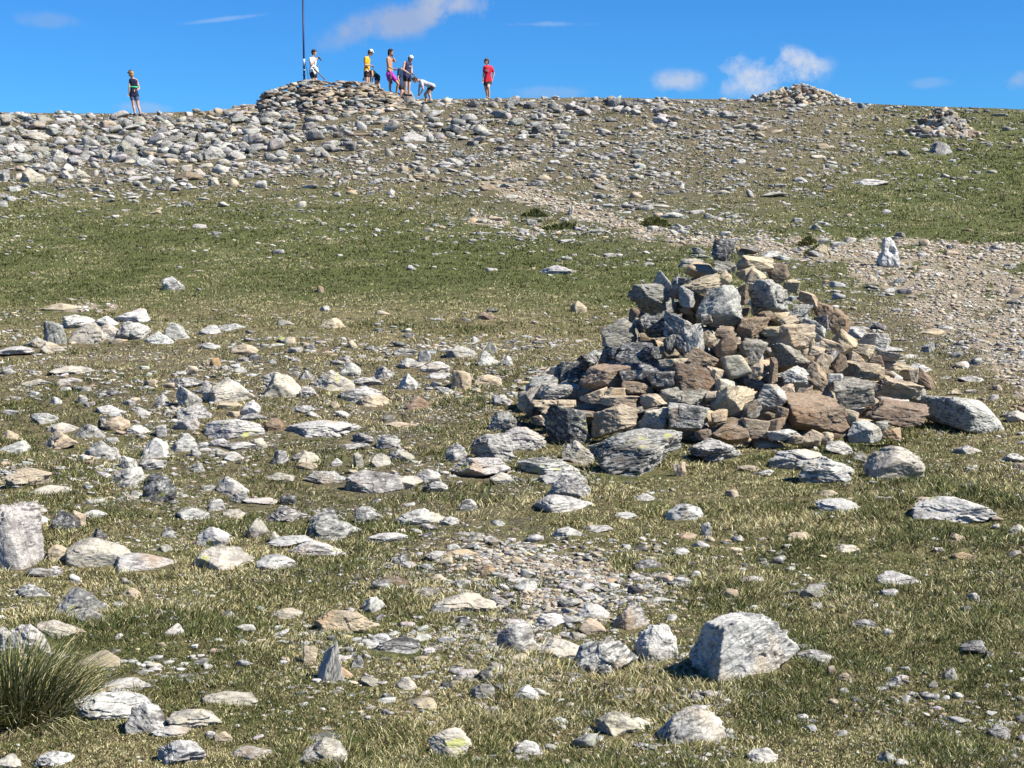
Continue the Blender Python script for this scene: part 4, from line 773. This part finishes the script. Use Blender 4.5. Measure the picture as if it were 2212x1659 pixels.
    if shorts:
        bm = bmesh.new(); hull(bm, [sp(hl, .108 * b), sp(hr, .108 * b), sp(mixp(pel, waist, .35), .108 * b)])
        for H_, K_ in (('hl', 'kl'), ('hr', 'kr')): hull(bm, [sp(J[H_], .110 * b), sp(mixp(J[H_], J[K_], leg), .098 * b)])
        fused('shorts', bm, shorts, .012, root)
    for A_ in ('al', 'ar'):
        a = J[A_]; bm = bmesh.new(); hull(bm, [sp(a + V(0, 0, -.015), .044), sp(a - td * .035 + V(0, 0, -.055), .038), sp(a + td * .06 + V(0, 0, -.05), .040), sp(a + td * .14 + V(0, 0, -.062), .033)]); fused('shoe', bm, SHOE, .011, root)
    if hair:
        bm = bmesh.new()
        hull(bm, [sp(HP(-.026, 0, .050), .088), sp(HP(.022, 0, .062), .070)]); hull(bm, [sp(HP(-.040, 0, .04), .082), sp(HP(-.045, 0, -.02), .066)])
        if hairstyle == 'curly':
            rq = np.random.default_rng(3)
            for k in range(36):
                q = unit(rq.normal(0, 1, 3)); q[2] = abs(q[2]); hull(bm, [sp(HP(-.02 + q[0] * .075, q[1] * .075, .06 + q[2] * .062), .022)])
        if hairstyle == 'bob':
            for q in (1, -1): hull(bm, [sp(HP(-.02, q * .062, .05), .045), sp(HP(-.005, q * .072, -.04), .032), sp(HP(-.05, q * .045, -.05), .035)])
            hull(bm, [sp(HP(.03, .05, .085), .03), sp(HP(.03, -.05, .085), .03), sp(HP(.062, 0, .072), .028)])
        if hairstyle == 'mullet':
            hull(bm, [sp(HP(-.05, 0, .03), .07), sp(HP(-.075, 0, -.07), .045), sp(HP(-.075, 0, -.13), .030)])
        if hairstyle == 'pony':
            hull(bm, [sp(HP(-.06, 0, .03), .062), sp(HP(-.085, 0, -.05), .05), sp(HP(-.08, 0, -.10), .035)])
        fused('hair', bm, hair, .0095, root, noise=.012)
    if cap:
        bm = bmesh.new(); hull(bm, [sp(HP(-.012, 0, .075), .092), sp(HP(.02, 0, .075), .082), (*HP(0, 0, .045), .097, .097, .02)])
        bd_ = brim
        hull(bm, [sp(HP(bd_ * .07, .06, .062), .009), sp(HP(bd_ * .07, -.06, .062), .009), sp(HP(bd_ * .15, .045, .052), .007), sp(HP(bd_ * .165, 0, .052), .007), sp(HP(bd_ * .15, -.045, .052), .007)])
        fused('cap', bm, cap, .009, root)
    if extra: extra(root, J, HP, sp, mixp)
    return root, J, HP
WHITE = M_('white_cloth', (.72, .72, .72), noise=.12); BLACKC = M_('black_cloth', (.022, .022, .026), noise=.3)
O3 = (1260, 150, 6.506); O2 = (1040, 120, 5.529)
def band(root, J, HP, sp, mixp):
    ch = (J['sl'] + J['sr']) / 2; pe = (J['hl'] + J['hr']) / 2; c = ch * .56 + pe * .44; d = (J['sr'] - J['sl']) * .23
    bm = bmesh.new(); hull(bm, [(*(c + d), .112, .112, .045), (*(c - d), .112, .112, .045)]); fused('waist_band', bm, M_('green_band', (.05, .62, .25)), .012, root, 'bright green band round the top')
person('woman in black vest with green band and dark cap, standing alone at left',
       dict(head=(250, 318, 0), neck=(300, 425, 0), sl=(225, 480, .02), sr=(405, 495, .05), el=(212, 690, -.05), wl=(200, 870, -.02), fl=(190, 935, -.04), er=(468, 720, .10), wr=(412, 785, .02), fr=(370, 800, -.04),
            hl=(275, 940, 0), hr=(392, 945, .04), kl=(300, 1220, .02), kr=(430, 1235, .06), al=(335, 1440, .02), ar=(490, 1450, .08)), (440, 230, 8.3), (400, 1510), .00132, 55.2, (-.9, .5), (-.7, .8),
       hair=HAIRB, hairstyle='pony', shirt=M_('navy_vest', (.012, .014, .04)), sleeves=0, shorts=M_('blue_grey_shorts', (.10, .13, .22), noise=.3), leg=.33, cap=M_('dark_cap', (.02, .022, .035)), build=.92, extra=band)
_, JD, HD = person('curly-haired man in white T-shirt drinking from a bottle beside the mast',
       dict(head=(452, 398, 0), neck=(425, 480, 0), sl=(385, 525, -.15), sr=(455, 520, .16), el=(408, 640, -.24), wl=(500, 530, -.14), fl=(540, 490, -.10), er=(425, 660, .18), wr=(485, 668, .0), fr=(535, 655, -.08),
            hl=(400, 770, -.09), hr=(440, 770, .09), kl=(430, 950, -.10), kr=(470, 950, .10), al=(400, 1110, -.10), ar=(430, 1115, .12)), O2, (420, 1142), .00213, 59.5, (1, -.35), (1, -.2),
       hair=HAIRD, hairstyle='curly', shirt=WHITE, sleeves=.55, shorts=BLACKC, leg=.45)
person('man in yellow T-shirt and white peaked cap looking down behind the cairn',
       dict(head=(402, 272, 0), neck=(345, 350, 0), sl=(295, 400, -.16), sr=(340, 400, .16), el=(290, 560, -.20), wl=(425, 565, -.16), fl=(480, 600, -.18), er=(250, 650, .2), wr=(238, 830, .16), fr=(225, 890, .12),
            hl=(300, 700, -.09), hr=(325, 700, .09), kl=(310, 920, -.10), kr=(345, 920, .10), al=(290, 1110, -.10), ar=(330, 1110, .12)), O3, (310, 1142), .00181, 59.8, (1, -.15), (1, 0), face_down=.35,
       hair=HAIRD, shirt=M_('yellow_cloth', (.72, .36, .015)), sleeves=.6, shorts=BLACKC, cap=M_('cream_cap', (.68, .66, .58)))
person('bending woman in black top and shorts with white headband, in front of the yellow shirt',
       dict(head=(345, 740, -.12), neck=(400, 690, -.04), sl=(440, 700, -.16), sr=(415, 690, .14), el=(462, 830, -.24), wl=(445, 950, -.22), fl=(430, 1010, -.2), er=(390, 830, .12), wr=(385, 940, .06), fr=(375, 1000, .04),
            hl=(545, 820, -.09), hr=(560, 815, .09), kl=(520, 980, -.1), kr=(570, 985, .1), al=(560, 1110, -.1), ar=(600, 1115, .1)), O3, (540, 1142), .00181, 59.3, (-.5, -.8), (-1, -.2), face_down=.9,
       hair=HAIRD, hairstyle='pony', shirt=M_('black_green_top', (.02, .035, .025), noise=.3), sleeves=0, shorts=BLACKC, leg=.35, build=.9,
       extra=lambda root, J, HP, sp, mixp: [fused('headband', (lambda bm: (hull(bm, [sp(HP(.0, .05, .10), .035), sp(HP(.0, -.05, .10), .035), sp(HP(-.03, 0, .125), .03)]), bm)[1])(bmesh.new()), WHITE, .010, root)])
def towel(root, J, HP, sp, mixp):
    a = J['hl'] + V(.09, -.12, .02); b = a + V(.03, -.01, -.40); bm = bmesh.new(); hull(bm, [(*a, .035, .02, .03), (*mixp(a, b, .5), .055, .02, .03), (*b, .07, .018, .02)]); fused('hanging_top', bm, M_('grey_brown_cloth', (.13, .10, .08), noise=.3), .01, root, 'grey-brown top tucked into the waistband')
person('bare-chested man with long dark hair in purple shorts, one hand at his face',
       dict(head=(868, 272, 0), neck=(848, 370, 0), sl=(805, 415, -.16), sr=(865, 410, .17), el=(838, 610, -.22), wl=(930, 655, -.20), fl=(985, 665, -.2), er=(960, 470, .12), wr=(915, 370, .02), fr=(895, 320, -.04),
            hl=(815, 770, -.10), hr=(870, 765, .09), kl=(855, 965, -.12), kr=(1030, 975, .06), al=(850, 1150, -.1), ar=(985, 1160, .12)), O3, (880, 1190), .00181, 59.0, (1, -.35), (1, -.1), skin=SKIN2,
       hair=HAIRD, hairstyle='mullet', shorts=M_('purple_cloth', (.36, .02, .34)), leg=.55, extra=towel)
person('stooping person in dark blue T-shirt half hidden behind the man in the navy vest',
       dict(head=(1190, 640, .05), neck=(1125, 645, 0), sl=(1065, 670, -.12), sr=(1110, 660, .2), el=(1035, 870, -.16), wl=(1085, 980, -.14), fl=(1125, 1035, -.12), er=(1140, 850, .2), wr=(1180, 960, .15), fr=(1190, 1020, .15),
            hl=(1085, 1000, -.09), hr=(1110, 1000, .1), kl=(1120, 1170, -.1), kr=(1145, 1170, .1), al=(1090, 1300, -.1), ar=(1120, 1300, .1)), O3, (1100, 1335), .00185, 60.4, (1, .1), (1, 0), face_down=.7,
       hair=HAIRD, shirt=M_('dark_blue_cloth', (.02, .045, .10), noise=.5), sleeves=.55, shorts=BLACKC, leg=.5)
def badge(root, J, HP, sp, mixp):
    c = mixp((J['sl'] + J['sr']) / 2, (J['hl'] + J['hr']) / 2, .28) + V(.10, -.09, 0); bm = bmesh.new(); hull(bm, [(*c, .028, .02, .03)]); fused('chest_badge', bm, WHITE, .008, root)
_, JV, HV = person('man in navy sleeveless vest and back-to-front cap looking at his phone',
       dict(head=(1325, 432, -.02), neck=(1275, 490, 0), sl=(1195, 515, -.14), sr=(1320, 510, .12), el=(1168, 680, -.24), wl=(1285, 755, -.24), fl=(1345, 795, -.24), er=(1345, 660, .08), wr=(1350, 745, -.06), fr=(1395, 775, -.12),
            hl=(1205, 820, -.08), hr=(1285, 820, .08), kl=(1215, 1010, -.10), kr=(1285, 1010, .06), al=(1200, 1200, -.06), ar=(1275, 1200, .1)), O3, (1240, 1240), .00181, 58.6, (.85, -.5), (.9, -.4), face_down=.45,
       hair=HAIRD, shirt=M_('navy_cloth', (.03, .035, .09), noise=.2), sleeves=0, shorts=BLACKC, leg=.42, cap=WHITE, brim=-1, extra=badge)
person('man in grey T-shirt bending right over with both hands down to the ground',
       dict(head=(1440, 912, -.05), neck=(1520, 915, 0), sl=(1580, 955, -.16), sr=(1560, 940, .16), el=(1625, 1110, -.22), wl=(1560, 1220, -.16), fl=(1500, 1275, -.14), er=(1520, 1100, .14), wr=(1515, 1215, .08), fr=(1505, 1290, .04),
            hl=(1830, 1045, -.09), hr=(1810, 1040, .09), kl=(1750, 1205, -.12), kr=(1655, 1215, .10), al=(1785, 1370, -.10), ar=(1680, 1380, .10)), O3, (1740, 1412), .00181, 57.6, (-1, -.3), (-1, -.1), face_down=.7,
       hair=HAIRM, shirt=M_('grey_cloth', (.40, .42, .47), noise=.1), sleeves=.62, shorts=BLACKC, leg=.4)
def letters(root, J, HP, sp, mixp):
    c = mixp((J['sl'] + J['sr']) / 2, (J['hl'] + J['hr']) / 2, .22)
    for k, (a, b_, z_) in enumerate(((-.11, .07, 0), (-.05, .07, -.045))):
        bm = bmesh.new(); bmesh.ops.create_cube(bm, size=1, matrix=Matrix.Translation((c[0] + (a + b_) / 2 - .02, c[1] - .128, c[2] + z_)) @ Matrix.Diagonal((b_ - a, .012, .014, 1)))
        me = bpy.data.meshes.new('chest_print'); bm.to_mesh(me); bm.free(); me.materials.append(M_('print', (.55, .45, .45))); o = bpy.data.objects.new('chest_print', me); C.objects.link(o); o.parent = root
person('person in red T-shirt and black shorts walking towards the camera on the skyline',
       dict(head=(470, 385, -.04), neck=(490, 500, 0), sl=(415, 548, -.06), sr=(610, 548, .06), el=(375, 760, .0), wl=(372, 930, -.04), fl=(362, 1010, -.06), er=(695, 735, .16), wr=(650, 900, .14), fr=(620, 960, .12),
            hl=(450, 985, 0), hr=(560, 985, .05), kl=(440, 1190, -.02), kr=(520, 1160, -.16), al=(500, 1440, .16), ar=(550, 1480, -.02)), (1680, 180, 8.73), (530, 1530), .00137, 60.2, (-.35, -1), (-.4, -1), face_down=.25,
       hair=HAIRM, hairstyle='bob', shirt=M_('red_cloth', (.50, .012, .03)), sleeves=.6, shorts=BLACKC, leg=.42, extra=letters)
def at2(org, px, py, y):
    a_, b_ = ray((org[0] + px / org[2]) / 3.5625, (org[1] + py / org[2]) / 3.5625); return V(float(a_) * y, y, EYE + float(b_) * y)
def held(name, pts, m, label, cat, vox=.008):
    o0 = V(*pts[0][:3]); bm = bmesh.new()
    hull(bm, [(*(V(*p[:3]) - o0), *p[3:]) for p in pts]); o = fused(name, bm, m, vox, None); o.location = o0; tag(o, label, cat); return o
a = at2(O2, 520, 455, 59.38); b = at2(O2, 572, 515, 59.36)
held('bottle', [(*a, .016), (*(a * .7 + b * .3), .02), (*(a * .55 + b * .45), .036), (*b, .036)], M_('dark_bottle', (.05, .045, .06), rough=.3), 'dark drinking bottle raised to the mouth of the man in white', 'bottle')
a = at2(O2, 440, 650, 59.28); b = at2(O2, 500, 745, 59.28)
held('bag', [(*a, .05, .03, .05), (*(a * .5 + b * .5), .10, .035, .10), (*b, .06, .03, .06)], WHITE, 'white cloth bag held at the waist of the man drinking', 'bag', .012)
a = at2(O3, 1385, 770, 58.42); b = at2(O3, 1418, 750, 58.42)
held('phone', [(*a, .006, .03, .008), (*b, .006, .03, .008)], BLACKC, 'black phone held out in front of the navy vest', 'phone', .005)
a = at2(O3, 965, 590, 58.8); b = at2(O3, 1012, 595, 58.8)
held('snack_bar', [(*a, .016), (*b, .014)], M_('wrapper', (.30, .22, .18)), 'small wrapped snack held by the bare-chested man', 'snack', .005)
def tube(bm, pts, r):
    for p, q in zip(pts[:-1], pts[1:]):
        hull(bm, [(*p, r[0] if not hasattr(r, '__call__') else r(p)), (*q, r[0])])
# mast: sectioned pole with a pale sleeve and a hanging cable
mx = float(ray(304.2, 77)[0]) * 59.0; mb = float(summit_s(mx, 59.0)); row = EYE + 59.0 * float(ray(304.2, 78)[1])
mast = bpy.data.objects.new('mast', None); C.objects.link(mast); mast.location = (mx, 59.0, mb - .1); tag(mast, 'tall thin dark mast rising out of the top of the picture from the stone wall', 'mast')
def cyl(name, r0, r1, z0, z1, m, parent, lean=0.):
    bm = bmesh.new(); bmesh.ops.create_cone(bm, cap_ends=True, segments=14, radius1=r0, radius2=r1, depth=z1 - z0, matrix=Matrix.Translation((lean, 0, (z0 + z1) / 2)))
    me = bpy.data.meshes.new(name); bm.to_mesh(me); bm.free(); me.materials.append(m); o = bpy.data.objects.new(name, me); C.objects.link(o); o.parent = parent
    for q in me.polygons: q.use_smooth = len(q.vertices) == 4
    return o
STEEL = M_('dark_blue_steel', (.022, .028, .075), rough=.5); PALE = M_('pale_sleeve', (.45, .45, .5))
cyl('pole', .042, .036, 0, 4.2, STEEL, mast); cyl('upper_pole', .033, .028, 4.2, 6.6, STEEL, mast); cyl('collar', .05, .05, 4.15, 4.28, STEEL, mast); cyl('sleeve', .047, .047, 1.35, 1.62, PALE, mast); cyl('clamp', .055, .055, .95, 1.0, STEEL, mast); cyl('clamp', .055, .055, 1.15, 1.19, PALE, mast)
bm = bmesh.new(); pts = [V(.045, -.02, 1.5), V(.09, -.03, 1.3), V(.15, -.03, 1.05), V(.17, -.03, .8), V(.15, -.03, .6), V(.06, -.03, .45)]; tube(bm, pts, [.010])
me = bpy.data.meshes.new('cable'); bm.to_mesh(me); bm.free(); me.materials.append(STEEL); o = bpy.data.objects.new('cable', me); C.objects.link(o); o.parent = mast
# timber prop leaning on the wall
a = at2(O2, 405, 660, 59.1); b = at2(O2, 655, 905, 58.35)
bm = bmesh.new(); hull(bm, [(0, 0, 0, .026), (*(a - b), .022)]); me = bpy.data.meshes.new('wooden_prop'); bm.to_mesh(me); bm.free(); me.materials.append(M_('weathered_wood', (.20, .15, .10), noise=.4)); o = bpy.data.objects.new('wooden_prop', me); C.objects.link(o); o.location = b
tag(o, 'long weathered stick sloping down to the right in front of the man in white', 'stick')
# ------------------------------------------------------------- what sets each stone apart
LM = []          # landmarks: short name, u, v
def near(u, v, cat=None):
    return min((r for r in IND if cat is None or r['cat'] == cat), key=lambda r: (r['u'] - u) ** 2 + (r['v'] - v) ** 2)
def r4(x, y): return (1600 + x / 1.08) / 3.5625, (700 + y / 1.08) / 3.5625
def l1(x, y): return x / 1.2127 / 3.5625, (900 + y / 1.2127) / 3.5625
def l2(x, y): return x / 1.2127 / 3.5625, (1700 + y / 1.2127) / 3.5625
def r3(x, y): return (1824 + x / 1.2127) / 3.5625, (1700 + y / 1.2127) / 3.5625
def r5(x, y): return (2400 + x / 1.772) / 3.5625, (200 + y / 1.772) / 3.5625
def rb(x, y): return (900 + x / 2.212) / 3.5625, (330 + y / 2.212) / 3.5625
def ra(x, y): return x / 2.212 / 3.5625, (380 + y / 2.212) / 3.5625
def rc_(x, y): return (1500 + x / 2.212) / 3.5625, (540 + y / 2.212) / 3.5625
def rf(x, y): return (2900 + x / 2.37) / 3.5625, (800 + y / 2.37) / 3.5625
HAND = [(r4(1058, 212), 'dark square slab standing on edge at the very top of the near cairn', 'the slab on edge'), (r4(1965, 852), 'very large smooth rounded slab lying against the right foot of the near cairn', 'the great rounded slab'),
 (r4(718, 990), 'long grey boulder with yellow lichen tip, leaning up rightwards at the cairn front', 'the long lichened boulder'), (r4(636, 866), 'big square tan block low in the left front of the near cairn', 'the square tan block'),
 (r4(1106, 784), 'long pale tan stone leaning up to the right, middle of the cairn front', 'the long leaning tan stone'), (r4(1412, 832), 'big rusty brown boulder low in the right half of the near cairn', 'the rusty boulder'),
 (r4(1230, 388), 'large square grey block high on the right shoulder of the near cairn', 'the high square block'), (r4(892, 535), 'tall grey slab face standing in the upper left of the near cairn', 'the tall grey slab'),
 (r4(765, 398), 'layered grey block jutting out at the upper left edge of the near cairn', 'the jutting block'), (r4(1036, 420), 'large grey stone with sharp lower point just below the cairn top', 'the sharp grey stone'),
 (r4(1552, 762), 'big speckled grey boulder with rounded top right of the rusty boulder', 'the speckled boulder'), (r4(1722, 740), 'long layered tan slab sloping down right on the cairn flank', 'the sloping tan slab'),
 (r4(600, 702), 'broad brown boulder in shade on the left flank of the near cairn', 'the shaded brown boulder'), (r4(450, 892), 'black-flecked dark boulder with a lichen spot at the cairn left foot', 'the black-flecked boulder'),
 (r4(322, 795), 'green-grey upright boulder at the far left foot of the near cairn', 'the green-grey boulder'), (r4(1308, 548), 'broad tan-grey lichened block in the upper right middle of the cairn', 'the broad tan-grey block'),
 (r4(1722, 1030), 'smooth pinkish rounded boulder in grass just right of the lichened slab', 'the pinkish boulder'), (r4(1450, 1046), 'flat pale slab with yellow lichen in front of the near cairn', 'the flat lichened slab'),
 (r4(1915, 1206), 'low pale slab dotted with lichen in the grass at lower right', 'the dotted slab'), (r4(455, 1118), 'white angular block in front of the black-flecked boulder', 'the white angular block'),
 (r3(1010, 740), 'largest white angular boulder of the foreground, leaning in the grass at lower right', 'the largest white boulder'), (r3(620, 720), 'smooth white stone with dark hollow left of the largest white boulder', 'the smooth white stone'),
 (r3(770, 1075), 'flat speckled slab near the bottom edge below the largest white boulder', 'the speckled bottom slab'), (r3(1665, 440), 'flat pale pink-grey slab sunk in the grass at middle right', 'the sunken slab'),
 (r3(1920, 265), 'small tan stone near the right edge above the sunken slab', 'the small right tan stone'), (r3(1900, 855), 'dark angular stone in the bare strip at the right bottom', 'the dark strip stone'),
 (l2(70, 272), 'huge rough pale boulder cut by the left edge of the picture', 'the huge left boulder'), (l2(440, 328), 'large smooth cream boulder right of the huge left boulder', 'the cream boulder'),
 (l2(970, 362), 'white block with yellow lichen on its right end, left centre', 'the lichen-ended block'), (l2(330, 545), 'dark faced angular boulder with white top above the rushes', 'the dark-faced boulder'),
 (l2(1505, 622), 'strongly striped tan rock with wavy layers in the grass, bottom centre', 'the striped rock'), (l2(1430, 798), 'upright ribbed pale rock below the striped rock', 'the ribbed rock'),
 (l2(470, 1000), 'long white layered rock lying right of the rush tuft', 'the long layered rock'), (l2(1945, 1152), 'rounded grey rock with a large yellow lichen patch at the bottom', 'the yellow-patched rock'),
 (l2(780, 1192), 'blocky white rock near the bottom edge right of the rushes', 'the bottom white rock'), (l2(1405, 172), 'large grey rounded outcrop in the left centre of the foreground', 'the grey outcrop'), (l2(2010, 545), 'flat pale layered slab beside the gravel patch', 'the slab by the patch'),
 (l1(690, 1018), 'dark pointed boulder with yellow lichen standing in grass, left', 'the dark pointed boulder'), (l1(1610, 992), 'large wedge of dark rock capped with yellow-green lichen', 'the lichen-capped wedge'),
 (l1(1375, 765), 'long low whitish slab, longest flat one left of the cairn', 'the long low slab'), (l1(990, 602), 'broad cracked pale boulder in the left middle ground', 'the cracked boulder'), (l1(1440, 548), 'low pale boulder with lichen right of the cracked boulder', 'the low lichened boulder'),
 (l1(1995, 550), 'pale tan cube-shaped stone left of the near cairn', 'the cube-shaped stone'), (l1(335, 300), 'white-topped block, largest of the block cluster at left', 'the white-topped block'), (l1(575, 340), 'dark-sided block at the right end of the left block cluster', 'the cluster end block'),
 (l1(745, 135), 'lone white block with dark left side on the smooth green turf', 'the lone white block'), (l1(1055, 422), 'thin cream wedge of stone right of the left block cluster', 'the cream wedge'), (l1(255, 812), 'ribbed tan slab leaning right, near the left edge', 'the ribbed tan slab'),
 (r4(410, 283), 'thin white sliver of rock on green turf left of the cairn top', 'the white sliver'), (l1(1383, 160), 'small dark brown stone alone on the turf, centre', 'the lone brown stone'),
 (r5(1680, 585), 'grey pyramid-shaped stone alone on the grass at the right', 'the pyramid stone'), (r5(1220, 798), 'long pale flat outcrop on the right-hand slope', 'the pale outcrop'), (r5(1865, 1100), 'small flat brown stone alone on the right green turf', 'the lone flat brown stone'),
 (rc_(2000, 505), 'bright white rounded boulder above a dark hummock beside the path', 'the bright path boulder'), (rc_(905, 258), 'dark undercut stone near the top of the gravel path', 'the undercut stone'), (rc_(590, 530), 'flat grey-tan slab below the left end of the path', 'the flat path slab'),
 (rc_(1165, 470), 'pointed grey stone at the middle of the gravel path', 'the pointed path stone'), (rb(1510, 570), 'white flat slab just above the little tan cairn', 'the white flat slab'), (rb(1265, 350), 'wide pale boulder with dark left end in the middle of the upper field', 'the wide pale boulder'),
 (rb(1235, 38), 'big round grey boulder right of the summit cairn, by the bending men', 'the round summit boulder'), (rb(860, 260), 'pointed grey-faced stone below the summit cairn', 'the pointed stone under the cairn'), (rb(540, 470), 'split pale boulder with a dark crack, left upper field', 'the split boulder'),
 (rb(1080, 475), 'small pointed grey stone in the middle upper field', 'the small pointed stone'), (rb(150, 185), 'long pale boulder below the left end of the summit cairn', 'the boulder under the wall'), (rb(1740, 90), 'dark undercut boulder just below the red-shirted walker', 'the boulder below the walker'),
 (ra(1680, 370), 'broad pale slab leaning in the boulder field, left of the split boulder', 'the broad leaning slab'), (ra(1140, 365), 'blackish boulder in the middle of the left boulder field', 'the blackish boulder'), (ra(250, 545), 'large lichen-dotted boulder at the lower left of the boulder field', 'the lichen-dotted boulder'),
 (ra(1490, 550), 'long brownish boulder at the lower edge of the boulder field', 'the brownish boulder'), (ra(470, 395), 'big pale block with dark left side in the left boulder field', 'the big pale field block'), (ra(1090, 108), 'greenish lichened boulder just under the lone woman', 'the greenish boulder'),
 (ra(75, 180), 'dark-ended slab at the left edge of the boulder field', 'the left edge slab'), (ra(1840, 600), 'square tan stone on grass below the boulder field', 'the square tan stone'), (rf(980, 905), 'pink-tan flat slab in a green patch beside the gravel', 'the pink-tan slab'),
 (rf(1500, 200), 'long grey slab in gravel near the right edge', 'the long gravel slab'), (rf(880, 1212), 'pale layered slab in grass right of the near cairn', 'the slab behind the cairn'), (rf(1500, 942), 'dark brown shard on the gravel at the right', 'the brown shard'), (rf(60, 225), 'tan-edged rock rising behind a tussock, just behind the cairn top', 'the tan-edged rock')]
done = set()
for (u, v), lab, short in HAND:
    r = near(u, v)
    if id(r) in done: continue
    done.add(id(r)); tag(r['o'], lab, r['cat']); LM.append((short, r['u'], r['v'], r['cat'], r.get('small', False))); r['lm'] = 1
for short, u, v in (('the white standing stone', 886, 253), ('the rush tuft', 30, 690), ('the right-hand cone cairn', 943, 122), ('the heap on the skyline', 797, 92), ('the lone woman', 134, 95), ('the red-shirted walker', 488, 80), ('the mast', 304, 88), ('the gravel patch', 540, 566)):
    LM.append((short, u, v, 'stone', False))
COLW = dict(p='pale grey', g='grey', t='tan', b='brown', s='dark slate', w='whitish', o='ochre', c='cream')
def shape(r):
    q = r['W'] / max(r['H'] * (.66 if r['cat'] == 'stone' else 1), .01); f = r['ty'][1:]
    s = 'rounded ' if 'r' in f else 'layered ' if 'k' in f else 'pointed ' if 'x' in f else ''
    s += 'slab' if q > 3.2 else 'flat stone' if q > 1.9 else 'upright stone' if q < .85 else 'block'
    return COLW[r['ty'][0]] + ' ' + s + (' with yellow lichen' if 'l' in f else '')
def direction(du, dv):
    a = math.degrees(math.atan2(-dv * 1.3, du)) % 360
    return ['right of', 'above and right of', 'above', 'above and left of', 'left of', 'below and left of', 'below', 'below and right of'][int((a + 22.5) // 45) % 8]
buckets = {}
for r in IND:
    if r.get('lm'): continue
    pool = [l for l in LM if l[3] == r['cat']] if not r.get('small') else [('the little tan cairn', (900 + 1330 / 2.212) / 3.5625, (330 + 700 / 2.212) / 3.5625, '', 0)]
    l = min(pool, key=lambda l: math.hypot(l[1] - r['u'], (l[2] - r['v']) * 1.3)); du, dv = r['u'] - l[1], r['v'] - l[2]
    d = direction(du, dv); place = d + ' ' + l[0] if not r.get('small') else {'r': 'in the right part of', 'l': 'in the left part of', 'a': 'in the top of', 'b': 'in the base of'}[d[0]] + ' ' + l[0]
    buckets.setdefault((shape(r), place), []).append((math.hypot(du, dv), r, d))
ORD = ['nearest', 'second nearest', 'third nearest', 'fourth nearest', 'fifth nearest', 'sixth nearest', 'seventh nearest', 'eighth nearest', 'ninth nearest', 'tenth nearest'] + ['%dth nearest' % k for k in range(11, 60)]
for (sh, place), rs in buckets.items():
    rs.sort(key=lambda q: q[0])
    for k, (_, r, d) in enumerate(rs):
        far = r['wp'] < 15; lead = '' if len(rs) == 1 else ORD[k] + ' '
        size = 'small ' if max(r['wp'], r['hp']) < 16 else 'large ' if max(r['wp'], r['hp']) > 45 else ''
        if r.get('small') and len(rs) > 1: lead = ['widest ', 'second widest ', 'third widest ', 'fourth widest ', 'fifth widest '][sorted([-q[1]['wp'] for q in rs]).index(-r['wp']) if len(set(q[1]['wp'] for q in rs)) == len(rs) else k]
        lab = lead + (size if not lead else '') + sh + ' ' + place
        if r['cat'] == 'cairn stone' and not r.get('small'): lab += ', near cairn' if len(lab.split()) < 14 else ''
        tag(r['o'], lab, r['cat'])
for r in IND:
    r['o']['group'] = 'stones of the little tan cairn' if r.get('small') else 'stones piled in the near cairn' if r['cat'] == 'cairn stone' else 'larger stones lying on the hillside'
labs = [o.get('label') for o in scene.objects if o.get('label')]
dups = {l for l in labs if labs.count(l) > 1}; print('LABELS', len(labs), 'dups', len(dups), list(dups)[:8])
